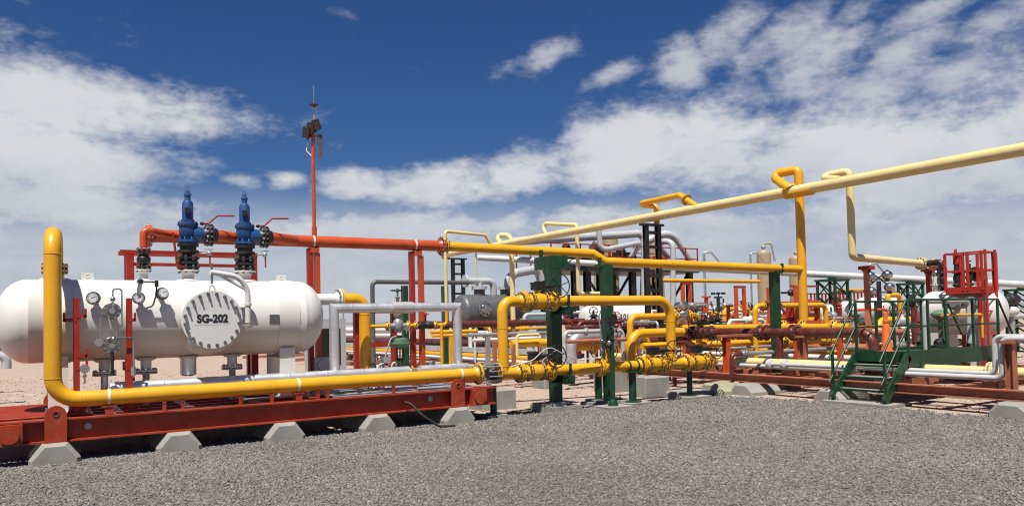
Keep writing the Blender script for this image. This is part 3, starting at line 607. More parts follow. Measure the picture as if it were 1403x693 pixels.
def stack_valve(label, u, z0, r, z1, gp):
    c = Ve((u, VT, (z0+z1)/2)); h = z1-z0
    t = thing('isolation_valve', label, 'valve', (u, VT, z0), gp)
    B().rev((u, VT, z0), Z, [(0, r*1.1), (h*.18, r*1.0), (h*.3, r*1.5), (h*.4, r*1.75), (h*.6, r*1.75), (h*.7, r*1.4), (h*.82, r), (h, r*1.1)], BLK, 18).build('body', t)
    flange_part(t, (u, VT, z0+.02), Z, r, BLK, BOL, 8, R_=r*1.95); flange_part(t, (u, VT, z1-.02), Z, r, BLK, BOL, 8, R_=r*1.95)
    return t
zb = ZT+RT+.18
stack_valve('small black valve on the vessel under the red elbow', uA, zb, .055, 2.87, 'black valves on the vessel top')
for u, l1, l2 in ((uB_, 'black isolation valve with long red lever under the taller-looking first blue relief valve', 'blue relief valve nearer the red elbow, first of the pair on the vessel'), (uC, 'black isolation valve under the second blue relief valve, without any lever', 'blue relief valve standing behind the white davit arm, second of the pair')):
    t = stack_valve(l1, u, zb, .085, 2.80, 'black valves on the vessel top')
    B().rev((u, VT, 2.80), Z, [(0, .085), (.05, .1), (.06, .155), (.10, .155), (.10, .12), (.16, .12), (.16, .155), (.20, .155)], BLK, 20).build('spool', t)
    if u == uB_: B().tube([(u-.05, VT-.12, 2.62), (u-.18, VT-.16, 2.66), (u-.24, VT-.2, 3.15)], .018, DRD, bend=.05, seg=8).build('lever', t)
    g = B(); g.cyl((u+.1, VT-.02, 2.86), (u+.34, VT-.04, 2.86), .014, GAL); g.ball((u+.3, VT-.04, 2.86), .04, GAL); g.box((u+.3, VT-.04, 2.92), (.12, .02, .012), GAL); g.cyl((u+.31, VT-.04, 2.65), (u+.31, VT-.04, 2.84), .012, DRD, 8); g.build('bleed_valve', t)
    zr = 3.02
    rv = thing('relief_valve', l2, 'valve', (u, VT, zr), 'blue relief valves on the vessel')
    g = B(); g.rev((u, VT, zr), Z, [(0, .15), (.04, .15), (.045, .085), (.07, .10), (.13, .125), (.19, .13), (.24, .125), (.27, .15), (.30, .15), (.31, .10), (.35, .10)], BLU, 24)
    for k in range(8):
        a = k*math.pi/4+.3; g.rev((u+.125*math.cos(a), VT+.125*math.sin(a), zr-.02), Z, [(0, .016), (.09, .016), (.10, .008)], BLU, 6); g.rev((u+.13*math.cos(a), VT+.13*math.sin(a), zr+.255), Z, [(0, .014), (.07, .014)], BLU, 6)
    g.build('body', rv)
    B().rev((u, VT, zr+.34), Z, [(0, .085), (.02, .082), (.26, .082), (.30, .065), (.31, .046), (.37, .042), (.38, .053), (.41, .053), (.42, .035), (.46, .03)], BLU, 20).build('spring_bonnet', rv)
    g = B(); g.rev((u, VT, zr+.79), Z, [(0, .03), (.02, .03)], CHR, 12); g.torus((u, VT, zr+.83), Y, .025, .009, CHR, 14, 6); g.build('lifting_ring', rv)
    B().box((u-.02, VT-.1, zr+.48), (.07, .03, .09), LTR).build('tag_plate', rv)
    g = B(); ax = Ve((1, .06, .0)).normalized(); g.rev((u+.06, VT, zh), ax, [(0, .13), (.10, .125), (.2, .10), (.24, .10)], BLU, 20); g.build('outlet', rv)
    g = B(); g.flange((u+.285, VT+.015, zh), ax, .10, BLK, BOL, 12, R_=.175, side=1); g.flange((u+.345, VT+.02, zh), ax, .10, BLK, None, R_=.175, side=-1); g.build('outlet_flange', rv)
    g = B(); g.tube([(u+.22, VT-.03, zh+.17), (u+.3, VT-.04, zh+.18), (u+.42, VT-.05, zh+.30), (u+.68, VT-.07, zh+.31)], .014, DRD, bend=.03, seg=8); g.ball((u+.2, VT-.03, zh+.17), .03, BLK); g.build('test_lever', rv)
# red goal-post support behind the vessel
va, vb = 13.45, 13.75
ua, ub = PV(178, 350, va).x, PV(347, 356, va).x
zt_ = PV(178, 347, va).z
t = thing('pipe_support', 'red rectangular goal post frame standing behind the white vessel', 'frame', ((ua+ub)/2, va, .58))
for u in (ua, ub): 
    for v in (va, vb): B().box((u, v, (.58+zt_)/2), (.11, .10, zt_-.6), DRD).build('post', t)
for v in (va, vb): B().bar((ua-.14, v, zt_+.02), (ub+.06, v, zt_+.02), .11, .06, DRD).build('top_beam', t)
for u in (ua, ub): B().bar((u, va, zt_-.05), (u, vb, zt_-.05), .06, .06, DRD).build('tie_beam', t)
B().bar((ua, va, zt_-.17), (ub, va, zt_-.17), .06, .05, DRD).build('brace', t)
# twin-post supports of the header
for x0, x1, l in ((424.8, 434.7, 'pair of tall red posts under the header just right of the vessel'), (564.6, 577, 'pair of tall red posts under the header end, behind the silver pipe')):
    a, b_ = PV(x0, 345, VH), PV(x1, 345, VH); t = thing('pipe_support', l, 'support', ((a.x+b_.x)/2, VH, .57), 'twin red header supports')
    for q, x in ((a, x0), (b_, x1)): B().box((PV(x, 400, VH).x, VH, (.57+zh-RH-.02 if x == x0 else .57+zh-RH-.10)/2), (.085, .10, zh-RH-(.02 if x == x0 else .10)-.57), DRD if x == x0 else RED).build('post', t)
    g = B(); g.box(((a.x+b_.x)/2, VH, zh-RH-.05), (.16, .14, .09), RED); g.build('cap_plate', t)
a, b_ = PV(488, 435, 13.5), PV(539, 435, 13.5); t = thing('pipe_support', 'dark red portal frame behind the yellow outlet pipe and green valve', 'support', ((a.x+b_.x)/2, 13.5, .57), None)
for q in (a, b_): B().box((q.x, 13.5, (.57+zh-1.2)/2), (.095, .10, zh-1.2-.57), DRD).build('post', t)
B().bar((a.x, 13.5, 1.32), (b_.x, 13.5, 1.32), .07, .09, DRD).build('cross_bar', t); B().bar((a.x-.05, 13.5, zh-1.2), (b_.x+.05, 13.5, zh-1.2), .07, .09, DRD).build('cross_bar', t)
# ------------------------------------------------------------------ yellow outlet pipe, silver pipes
uo = PV(500, 450, VT).x
t = pipe_thing('outlet_pipe', 'thick yellow pipe bending down from the vessel right end behind the silver pipe', 'pipe', [(ue, VT, zo), (uo, VT, zo), (uo, VT, .82), (uo+.45, VT, .82)], .10, YEL, bend=.27, welds=((1, .2), (1, .8)), seg=22)
flange_part(t, (ue-.03, VT, zo), X, .10, YEL, None, R_=.185); B().rev((ue-.02, VT, zo), X, [(0, .105), (.12, .10)], YEL, 20).build('reducer', t)
flange_part(t, (uo+.47, VT, .82), X, .10, YEL, BOL, 12)
VI = 12.28; RI = .080
ui0, ui1 = PV(458, 470, VI).x, PV(627, 460, VI).x; zi = PV(480, 422, VI).z; zi2 = PV(615, 419, VI).z
t = thing('insulated_pipe', 'silver clad pipe bridge with a fatter sleeve, standing before the yellow outlet pipe', 'pipe', ((ui0+ui1)/2, VI, .8))
def mitre(b, pts, r, mat): 
    b.tube(pts, r, mat, bend=r*.6, seg=18, steps=2)
g = B(); g.mitred([(ui0-.0, VI, .86), (ui0, VI, zi), (ui1, VI, zi), (ui1, VI, .88)], RI, ALU)
for u in [ui0+.28+.42*k for k in range(5)]: g.rev((u, VI, zi), X, [(0, RI*1.02), (.02, RI*1.03), (.03, RI)], ALU, 18)
for z in (1.2, 1.55): 
    for u in (ui0, ui1): g.rev((u, VI, z), Z, [(0, RI*1.02), (.02, RI*1.03), (.03, RI)], ALU, 18)
g.build('cladding', t)
us0, us1 = PV(535, 425, VI).x, PV(566, 425, VI).x
B().rev((us0, VI, zi), X, [(0, RI), (.015, RI*1.28), (us1-us0-.015, RI*1.28), (us1-us0, RI)], CLD, 20).build('fat_sleeve', t)
t = thing('insulated_pipe', 'low silver clad pipe lying along the skid behind the yellow pipe', 'pipe', (3, 12.05, .8))
g = B(); g.tube([(PV(150, 530, 12.05).x, 12.05, .89), (PV(560, 513, 12.05).x, 12.05, .89)], .09, ALU, seg=18)
for k in range(6): g.rev((1.5+.6*k, 12.05, .89), X, [(0, .092), (.02, .093), (.03, .09)], ALU, 18)
g.build('cladding', t); B().box((PV(560, 518, 12.05).x+.42, 12.05, .83), (.62, .26, .2), ALU).build('valve_cover', t)
g = B(); g.tube([(PV(575, 513, 12.05).x, 12.05, .90), (PV(640, 510, 12.05).x, 12.05, .90)], .08, ALU, seg=18); g.build('cladding_end', t)
# control valve with green diaphragm
VC = 12.42; c = PV(548, 480, VC)
t = thing('control_valve', 'green diaphragm control valve with mushroom head beside the silver pipe', 'valve', (c.x, VC, .7))
g = B(); g.rev((c.x, VC, .84), X, [(-.2, .06), (-.14, .1), (0, .13), (.14, .1), (.2, .06)], GRN, 16); g.cyl((c.x, VC, .84), (c.x, VC, 1.1), .06, GRN); g.flange((c.x-.2, VC, .84), X, .07, YEL, BOL, 8); g.flange((c.x+.2, VC, .84), X, .07, YEL, BOL, 8); g.build('body', t)
g = B(); [g.bar((c.x+s*.06, VC, 1.05), (c.x+s*.06, VC, 1.38), .03, .03, GRN) for s in (-1, 1)]; g.cyl((c.x, VC, 1.05), (c.x, VC, 1.38), .018, CHR); g.build('yoke', t)
g = B(); g.rev((c.x, VC, 1.36), Z, [(-.1, .05), (-.06, .14), (-.02, .16), (-.01, .19), (.01, .19), (.015, .16), (.075, .155), (.09, .10), (.10, .05), (.14, .03)], GRL, 26); g.build('diaphragm_case', t)
g = B(); q = Ve((c.x+.1, VC-.06, 1.62)); g.rev(q, -Y, [(0, .05), (.04, .05)], CHR, 16); g.rev(q-Y*.041, -Y, [(0, .042), (.003, .042)], DIA, 16); g.cyl(q-Z*.1, q, .012, CHR, 8); g.build('gauge', t)
g = B(); g.tube([(c.x-.06, VC-.05, 1.5), (c.x-.2, VC-.08, 1.45), (c.x-.3, VC-.1, 1.2), (c.x-.36, VC-.1, .95)], .014, GAL, bend=.08, seg=8); g.box((c.x-.3, VC-.1, 1.06), (.12, .1, .14), GAL); g.ball((c.x-.42, VC-.1, 1.12), .05, CHR); g.tube([(c.x-.42, VC-.1, 1.1), (c.x-.38, VC-.12, .9), (c.x-.2, VC-.1, .8)], .03, CHR, bend=.06); g.build('positioner', t)
t = thing('hose_bundle', 'tangle of white black and red tubing on the skid deck by the green valve', 'hoses', (c.x-.5, VC-.2, .6))
for k, (m_, dx) in enumerate(((WHI, 0), (BLK, .08), (DRD, .16), (WHI, .22), (BLK, -.1))): B().tube([(c.x-.55+dx, VC-.15, .6), (c.x-.5+dx*1.4, VC-.2, 1.0+.05*k), (c.x-.32+dx, VC-.12, 1.05-.06*k), (c.x-.36+dx*.6, VC-.1, .8), (c.x-.1+dx, VC-.2, .66)], .014, m_, bend=.07, seg=8).build('hose', t)
# gate valve with green handwheel poking above the silver pipe
c = PV(545, 425, 12.9)
t = thing('gate_valve', 'grey steel gate valve with a green handwheel rising behind the silver sleeve', 'valve', (c.x, 12.9, c.z-.5))
g = B(); g.rev((c.x, 12.9, c.z-.4), Z, [(0, .05), (.05, .09), (.2, .09), (.25, .05), (.3, .08), (.34, .08), (.36, .035), (.6, .03), (.64, .05), (.66, .02), (.78, .015)], GAL, 14); g.cyl((c.x-.22, 12.9, c.z-.28), (c.x+.22, 12.9, c.z-.28), .05, GAL); g.flange((c.x-.2, 12.9, c.z-.28), X, .05, YEL, BOL, 8); g.flange((c.x+.2, 12.9, c.z-.28), X, .05, YEL, BOL, 8); g.build('body', t)
wheel(t, (c.x, 12.9, c.z+.36), Z, .12, GRN, .011)
zc_ = c.z-.28
t = pipe_thing('instrument_line', 'thin yellow line with two small valves, looping high beside the red posts', 'pipe', [(PV(506, 440, 12.9).x, 12.9, zc_), (PV(612, 440, 12.9).x, 12.9, zc_), (PV(612, 440, 12.9).x, 12.9, 2.0)], .032, YEL, bend=.07)
B().tube([(PV(612, 440, 12.9).x, 12.9, 2.0), (PV(612, 440, 12.9).x, 12.9, 3.42), (PV(665, 322, 13.2).x, 13.2, 3.42), (PV(674, 333, 13.2).x, 13.2, 3.2)], .032, PAL, bend=.07).build('high_loop', t)
B().tube([(PV(604, 440, 12.9).x, 12.88, zc_), (PV(604, 440, 12.9).x, 12.88, .7)], .03, YEL).build('drop_leg', t)
u = PV(583, 440, 12.9).x
g = B(); g.rev((u-.16, 12.9, zc_), X, [(0, .04), (.04, .075), (.12, .075), (.16, .06), (.2, .075), (.28, .075), (.32, .04)], BLK, 14); g.flange((u-.2, 12.9, zc_), X, .045, YEL, BOL, 8); g.flange((u+.2, 12.9, zc_), X, .045, YEL, BOL, 8); g.cyl((u, 12.9, zc_), (u, 12.9, zc_+.2), .02, DRD, 8); g.build('small_valve', t)
wheel(t, (u, 12.88, zc_+.2), Z, .05, DRD, .009)
# silver bits on the right end of the skid deck
for k, (x, l) in enumerate(((592, 'silver elbow fitting on the skid deck below the red twin posts'), (480, 'grey junction box with a round lid near the foot of the yellow outlet pipe'))):
    p = PV(x-4, 505, 12.75)
    if k: 
        t = thing('junction_box', l, 'junction box', (p.x, 12.7, p.z-.12)); g = B(); g.box((p.x-.4, 12.95, p.z+.08), (.26, .16, .26), LGR); g.build('case', t); B().rev((p.x-.4, 12.86, p.z+.08), -Y, [(0, .09), (.03, .085)], LGR, 18).build('lid', t); B().cyl((p.x-.4, 12.95, .56), (p.x-.4, 12.95, p.z), .03, GAL).build('leg', t)
    else: 
        t = thing('steel_fitting', l, 'fitting', (p.x, 12.7, .6)); g = B(); g.tube([(p.x-.2, 12.7, .66), (p.x, 12.7, .66), (p.x, 12.7, .95)], .05, CHR); g.build('elbow', t); flange_part(t, (p.x, 12.7, .97), Z, .05, CHR, BOL, 8); B().cyl((p.x-.2, 12.7, .57), (p.x-.2, 12.7, .64), .04, GAL).build('foot', t)
# ================================================================== yellow metering header on green columns
ZR = .775; RR = .097; ux = lambda x, y=505, v=VP: PV(x, y, v).x
z2 = PV(800, 412, VP).z; uT = ux(690); uE = ux(919, 450)
# insulating joint
t = thing('insulating_joint', 'yellow flange pair bridged by steel studs where the skid pipe meets the header', 'joint', (ux(674), VP, .55))
flange_part(t, (ux(682), VP, ZR+.02), X, RR, YEL, BOL, 14, side=-1)
g = B()
for k in range(12):
    a = 2*math.pi*(k+.5)/12; g.cyl((ux(664), VP+.17*math.cos(a), ZP-.01+.17*math.sin(a)), (ux(682), VP+.17*math.cos(a), ZP-.01+.17*math.sin(a)), .013, GAL, 8)
g.build('studs_cage', t); B().rev((ux(668), VP, ZP-.01), X, [(0, .1), (.1, .13), (.16, .1)], BLK, 20).build('spool', t)
L_V = ux(753)-ux(713); LB = ux(911)-ux(879); LC = ux(970)-ux(940)
cA, cB, cC, cU = ux(733), ux(895), ux(955), ux(737, 412)
gp = 'valves of the yellow header'
pipe_thing('header_pipe', 'yellow tee pipe between the studded flanges and the lower left header valve', 'pipe', [(ux(683), VP, ZR+.01), (cA-L_V/2-.05, VP, ZR)], RR, YEL, seg=22)
t = pipe_thing('header_pipe', 'yellow riser bending right into the upper valve with the black handwheel', 'pipe', [(uT, VP, ZR), (uT, VP, z2), (cU-L_V/2-.05, VP, z2)], RR, YEL, bend=.34, seg=22, welds=((0, .1), (0, .62)))
ball_valve('upper yellow valve with black gearbox and handwheel before the first green column', (cU, VP, z2), X, RR, YEL, L_V, gear=-Y, group=gp, wheel_r=.215)
ball_valve('lower left yellow valve under the white ribbon, with black handwheel', (cA, VP, ZR), X, RR, YEL, L_V, gear=-Y, group=gp, wheel_r=.205)
t = pipe_thing('header_pipe', 'upper yellow crossover pipe, from the upper valve to a down elbow past the second column', 'pipe', [(cU+L_V/2+.05, VP, z2), (uE, VP, z2), (uE, VP, ZR+.02)], RR, YEL, bend=.34, seg=22, welds=((0, .9), (1, .35), (1, .85)))
fl = ux(822)
t = pipe_thing('header_pipe', 'lower yellow header pipe with a mid flange running between its two lower valves', 'pipe', [(cA+L_V/2+.05, VP, ZR), (cB-LB/2-.05, VP, ZR-.01)], RR, YEL, seg=22, welds=((0, .2), (0, .85)))
for s in (-1, 1): flange_part(t, (fl+s*.03, VP, ZR), X, RR, YEL, BOL if s < 0 else None, 14, side=s)
B().tube([(ux(833), VP, ZR+.1), (ux(833), VP, ZR+.34)], .05, YEL).build('branch', t)
ball_valve('middle yellow header valve left of the crossover elbow, with black handwheel', (cB, VP, ZR-.01), X, RR, YEL, LB, gear=-Y, group=gp, wheel_r=.205)
pipe_thing('header_pipe', 'short yellow tee under the crossover elbow between two header valves', 'pipe', [(cB+LB/2+.05, VP, ZR-.01), (cC-LC/2-.05, VP, ZR-.02)], RR, YEL, seg=22)
ball_valve('end yellow header valve beside the right oxide skid, with black handwheel', (cC, VP, ZR-.02), X, RR, YEL, LC, gear=-Y, group=gp, wheel_r=.205)
B().rev((cC+LC/2+.09, VP, ZR-.02), X, [(0, RR*1.1), (.08, RR*1.0), (.16, RR*.72), (.2, RR*.3)], YEL, 20).build('end_cap', None, 'small domed yellow cap closing the right end of the header', 'cap')
# ribbon-like white cable over lower valve
g = B(); g.tube([(cA-.65, VP-.2, .9), (cA-.2, VP-.26, 1.0), (cA+.1, VP-.3, 1.25), (cA+.4, VP-.28, 1.1), (cA+.9, VP-.16, .95), (cA+1.4, VP-.16, .98)], .009, WHI, bend=.25, seg=8); g.tube([(cA-.02, VP-.2, .8), (cA+.02, VP-.24, 1.0), (cA+.3, VP-.27, 1.16)], .008, WHI, bend=.1, seg=8)
g.build('cable', None, 'loose white cable draped over the lower left header valve and handwheel', 'cable')
# tapered green columns
def column(label, x, yb, v, ztop, wt, wb, z0=.1, gp='tapered green columns'):
    u = PV(x, yb, v).x; t = thing('green_stanchion', label, 'stanchion', (u, v, 0), gp)
    b = B(); b.prism([(u-wb, v-.085, z0), (u+wb, v-.085, z0), (u+wt, v-.085, ztop), (u-wt, v-.085, ztop)], (0, .014, 0), GRN); b.prism([(u-wb, v+.075, z0), (u+wb, v+.075, z0), (u+wt, v+.075, ztop), (u-wt, v+.075, ztop)], (0, .014, 0), GRN)
    for s in (-1, 1): b.bar((u+s*wb*.92, v, z0), (u+s*wt*.92, v, ztop), .148, .012, GRN, up=X)
    b.build('shaft', t)
    g = B(); g.box((u, v, z0+.012), (wb*2+.2, .42, .022), GRN); [g.cyl((u+i*(wb+.06), v+j*.16, z0), (u+i*(wb+.06), v+j*.16, z0+.07), .014, BOL, 6) for i in (-1, 1) for j in (-1, 1)]; g.build('base_plate', t)
    B().box((u, v, z0/2), (wb*2+.5, .75, z0-.001), CON).build('footing', t)
    return t, u
ztop = PV(762, 352, 12.0).z
t, u1 = column('tapered green column behind the upper valve handwheel, first of three', 762, 555, 12.02, ztop-.12, .145, .09)
g = B(); g.box((u1+.08, 12.22, ztop-.10), (.36, .58, .24), GRN); g.box((u1+.22, 12.0, ztop-.10), (.10, .2, .25), GRN); g.box((u1+.06, 12.5, ztop+.08), (.06, .06, .2), GRN); g.build('cap_bracket', t)
for z, n in ((z2, 1), (ZR-.0, 1)):
    g = B(); u = ux(776); g.box((u, VP+.02, z-RR-.09), (.20, .30, .16), GRN); g.box((u, VP-.13, z-.05), (.05, .02, .34), GRN); g.box((u-.1, VP+.13, z-RR-.08), (.3, .04, .14), GRN); g.build('pipe_bracket', t)
zt2 = PV(835, 365, 12.1).z
t, u2 = column('tapered green column where the upper yellow pipe steps down, second of three', 835, 541, 12.12, zt2, .105, .08)
g = B(); g.box((u2, 12.2, zt2+.02), (.27, .24, .05), GRN); g.box((u2, 12.32, zt2+.10), (.06, .05, .2), GRN); g.build('cap_bracket', t)
zt3 = PV(1065, 374, 11.98).z
t, u3 = column('tapered green column standing before the orange skid near the yellow riser, third of three', 1065, 500, 12.05, zt3, .092, .08)
g = B(); g.box((u3, 12.0, zt3+.02), (.24, .22, .05), GRN); g.box((u3+.1, 11.9, zt3+.12), (.06, .05, .2), GRN); g.build('cap_bracket', t)
# short green props under the header, each on a round or square pad
def prop(label, x, y, v, ztop, r=.05, dome=True, pad=.3, clampz=None):
    p = PV(x, y, v); t = thing('green_prop', label, 'pipe prop', (p.x, v, 0), 'green props under the yellow header')
    B().cyl((p.x, v, .06), (p.x, v, ztop), r, GRN).rev((p.x, v, .06), Z, [(0, r*2.2), (.02, r*2.2), (.12, r*1.15)] if dome else [(0, r*2.4), (.02, r*2.4)], GRN).build('leg', t)
    B().box((p.x, v, .029), (pad*2, pad*1.7, .056), CON).build('pad', t)
    if clampz: 
        g = B(); g.box((p.x, VP, ztop+.01), (.3, .26, .03), GRN); [g.rev((p.x+s*.11, VP, clampz), X, [(-.02, RR*1.02), (-.02, RR*1.1), (.02, RR*1.1), (.02, RR*1.02)], GRN) for s in (-1, 1)]; g.build('saddle', t)
    return t, p.x
t, up_ = prop('slender green instrument post with coiled tubing standing before the header', 840, 553, 11.45, 2.0-.35, .045)
g = B(); g.torus((up_-.02, 11.4, 1.42), -Y, .13, .009, RUB); g.torus((up_, 11.39, 1.40), -Y, .10, .009, RUB); g.tube([(up_, 11.42, 1.62), (up_-.05, 11.40, 1.55), (up_+.12, 11.4, 1.5), (up_+.3, 11.45, 1.62)], .012, GAL, bend=.05, seg=8); g.build('tubing_coil', t)
g = B(); g.box((up_-.02, 11.42, 1.68), (.22, .1, .12), BLK); g.ball((up_+.03, 11.4, 1.78), .055, BLK); g.cyl((up_+.05, 11.4, 1.68), (up_+.22, 11.4, 1.68), .025, CHR); g.build('transmitter', t); B().ball((up_-.08, 11.42, 1.25), .05, CHR).build('small_gauge', t)
prop('short green prop with twin straps under the header, left of the middle valve', 867, 545, VP, ZR-RR-.03, .075, False, .3, ZR-.005)
prop('short green prop behind the header under the mid flange', 820, 538, 12.25, .62, .07, False, .28)
prop('short green prop under the end of the header beside the concrete slab', 945, 535, 11.8, .60, .06, False, .34)
prop('short green prop under the studded flanges at the skid end', 676, 548, 11.85, .56, .06, False, .2)
# instrument cluster at mid flange
u = ux(824); t = thing('instrument_cluster', 'small gauge valve and coiled tubes on the mid flange of the yellow header', 'instrument', (u, VP, .9))
g = B(); g.cyl((u, VP-.02, ZR+.1), (u, VP-.02, 1.4), .018, GAL); g.ball((u, VP-.03, 1.08), .045, CHR); g.ball((u+.0, VP-.04, 1.27), .05, CHR); g.tube([(u, VP-.02, 1.4), (u-.05, VP-.02, 1.75), (u+.1, VP-.02, 2.02), (u+.16, VP-.02, 1.9)], .013, GAL, bend=.1, seg=8); g.build('stem', t)
g = B(); g.torus((u-.12, VP-.08, 1.10), (-.3, -1, 0), .16, .01, BLK); g.torus((u+.2, VP-.1, 1.10), (.2, -1, .1), .15, .01, BLK); g.build('tubing_coil', t)
g = B(); q = Ve((u+.22, VP-.12, 1.22)); g.rev(q, -Y, [(0, .06), (.05, .06)], CHR, 16); g.rev(q-Y*.051, -Y, [(0, .05), (.003, .05)], DIA, 16); g.build('gauge', t)
# loose concrete blocks behind the header
for x, y, v, d, l in ((748, 531, 12.9, (.5, .6, .62), 'tall grey concrete block behind the lower left yellow valve'), (838, 536, 13.3, (.62, .6, .62), 'tall grey concrete block behind the mid flange of the header'), (890, 542, 12.35, (.72, .55, .42), 'wide concrete block under the middle header valve'), (944, 541, 11.75, (.95, .6, .1), 'low flat concrete slab under the end header valve'), (752, 563, 11.5, (.55, .4, .16), 'dark low concrete kerb piece before the first green column')):
    p = PG(x, y); bb = block_mesh(d[0], d[0]*.96, d[2], d[1], CON, .02); bb.v = [q+Ve((p.x, p.y, .003)) for q in bb.v]; bb.build('concrete_block', None, l, 'block', ang=20)
# ------------------------------------------------------------------ upper yellow pipe and risers
RU = .092; uRs, vRs = 15.5, 11.9
pj = Ve((uRs, vRs, PV(1100, 369, vRs).z))
P1, P2 = PV(812, 347.5, 12.5), PV(829, 358.5, 12.42)
t = pipe_thing('upper_pipe', 'long yellow overhead pipe stepping down over the green columns to the yellow riser', 'pipe', [(uh1+.0, VH, zh), P1, P2, pj], RU, YEL, bend=.07, seg=20)
flange_part(t, (uh1+.02, VH, zh), X, RU, YEL, BOL, 14, side=-1)
uP = 15.2; zP = 4.58; RPp = .125
t = pipe_thing('overhead_pipe', 'big pale yellow pipe slanting across the sky from the upper right', 'pipe', [(uP, 1.0, zP), (uP, 30, zP+.1)], RPp, PAL, seg=28, welds=((0, .2), (0, .33), (0, .42)))
flange_part(t, (uP, 30.1, zP+.1), Y, RPp, PAL, BOL, 12)
b0, b1 = PU(1113, 265, uP).y, PU(1077, 270, uP).y; B().rev((uP, b0, zP), Y, [(0, RPp), (0, RPp*1.012), (b1-b0, RPp*1.012), (b1-b0, RPp)], YEL, 28).build('colour_band', t)
def riser(label, v, mat, zlow, r, dv=.75, drop=None, zt=None, u=uRs, extra=()):
    zt = zt or 5.22
    pts = list(extra)+[(u, v, zlow), (u, v, zt), (u-.12, v+dv, zt), (uP-.02, v+.02, zP+RPp*.8)]
    return pipe_thing('riser_pipe', label, 'pipe', pts, r, mat, bend=.11, seg=18)
t = riser('deep yellow riser looping over the pale pipe at its yellow band', vRs, YEL, 1.55, .105, zt=PU(1097, 232, uRs).z)
B().rev((uP-.02, vRs+.02, zP+RPp*.7), Z+Y*.6, [(0, .17), (.05, .17), (.07, .11)], YEL, 18).build('saddle_pad', t)
vR2 = PU(1166, 300, uRs).y; zl2 = PU(1170, 352, uRs).z
e2 = PV(1262, 361, vR2); zrt = e2.z
t = riser('pale yellow riser looping over the pale pipe and turning right to the red ladder platform', vR2, PAL, zl2, .083, dv=.85, zt=PU(1162, 235, uRs).z, extra=[(e2.x, vR2, zrt)])
flange_part(t, (e2.x-.04, vR2, zrt), X, .083, PAL, BOL, 12, side=1)
flange_part(t, (e2.x+.04, vR2, zrt), X, .083, PAL, None, 12, side=-1)
e3 = PV(1279, 362, vR2); B().cyl((e2.x, vR2, zrt), (e3.x, vR2, zrt), .083, PAL).flange((e3.x, vR2, zrt), X, .07, PAL, BOL, 8).build('end_spool', t)
# loop over the black portal
a, b_ = PU(889, 290, uP).y, PU(955, 281, uP).y
t = pipe_thing('riser_pipe', 'yellow loop pipe with a flange above the pale pipe at the nearer black portal', 'pipe', [(uP+.3, a, 1.2), (uP+.3, a, PU(890, 284, uP+.3).z), (uP+.1, a+.75, 5.12), (uP+.1, b_+.75, 5.12), (uP, b_, zP+.1)], .085, YEL, bend=.14, seg=16)
d = (Ve((uP, b_, zP+.1))-Ve((uP+.1, b_+.75, 5.12))).normalized(); flange_part(t, Ve((uP+.1, b_+.75, 5.12))+d*.34, d, .085, YEL, BOL, 10)
for xs, l, r, m_ in (((781, 752), 'slim pale yellow riser loop above the pale pipe, left of the yellow flanged loop', .07, PAL),):
    va_, vb_ = PU(xs[0], 330, uP).y, PU(xs[1], 330, uP).y; zt = PU(xs[0], 310, uP+.3).z; far_ = PU(741, 306, uP+.1); leg_ = PU(749, 322, uP).y; zl = PU(xs[0], 403, uP+.3).z; ve_ = PV(824, 403, va_)
    pipe_thing('loop_pipe', l, 'pipe', [(ve_.x, va_, zl), (uP+.3, va_, zl), (uP+.3, va_, zt), far_, (uP, leg_, zP+.1)], r, m_, bend=.12, seg=12)
va_ = PU(690, 330, uP).y
pipe_thing('loop_pipe', 'pale yellow crook shaped riser hooking over the pale pipe near its far end', 'pipe', [(uP+.35, va_, .9), (uP+.35, va_, PU(690, 322, uP).z), (uP+.1, va_+.8, PU(683, 320, uP).z), (uP, va_+.2, zP+.1)], .10, PAL, bend=.3, seg=14)
va_ = PU(652, 350, uP).y
pipe_thing('drain_pipe', 'thin cream drain pipe hanging from the pale pipe before the grey vessel', 'pipe', [(uP, va_, zP), (uP, va_, 1.7), (uP-.02, va_+1.2, 1.65), (uP-.02, va_+1.2, .8)], .035, PAL, bend=.1, seg=10)
# black portal supports of the pale pipe
for v, l in ((PU(893, 310, uP).y, 'black ladder shaped portal carrying the pale pipe, the nearer of two'), (PU(627, 352, uP).y, 'black ladder shaped portal carrying the far end of the pale pipe')):
    t = thing('portal_support', l, 'support', (uP, v, 0), 'black portals under the pale pipe'); zt = zP-RPp-.02
    for s in (-1, 1): B().ibeam((uP+s*.24, v, 0), (uP+s*.24, v, zt-.06), .12, .14, BLK, t=.02).build('leg', t)
    for k in range(10): B().box((uP, v, .4+k*.42), (.36, .10, .085), BLK).build('rung', t)
    B().box((uP, v, zt-.03), (.8, .2, .06), BLK).build('cap_beam', t)
# orange posts carrying the pale line
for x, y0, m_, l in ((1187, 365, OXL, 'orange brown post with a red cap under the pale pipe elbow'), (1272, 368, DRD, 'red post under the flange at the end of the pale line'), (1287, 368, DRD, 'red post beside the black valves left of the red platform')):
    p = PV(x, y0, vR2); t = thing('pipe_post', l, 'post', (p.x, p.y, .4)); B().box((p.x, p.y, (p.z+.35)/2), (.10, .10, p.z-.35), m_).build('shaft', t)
    g = B(); g.box((p.x, p.y, p.z-.03), (.24, .26, .08), DRD); g.prism([(p.x-.01, p.y-.12, p.z-.07), (p.x-.01, p.y+.12, p.z-.07), (p.x-.01, p.y, p.z-.26)], (.02, 0, 0), DRD); g.build('cap', t)
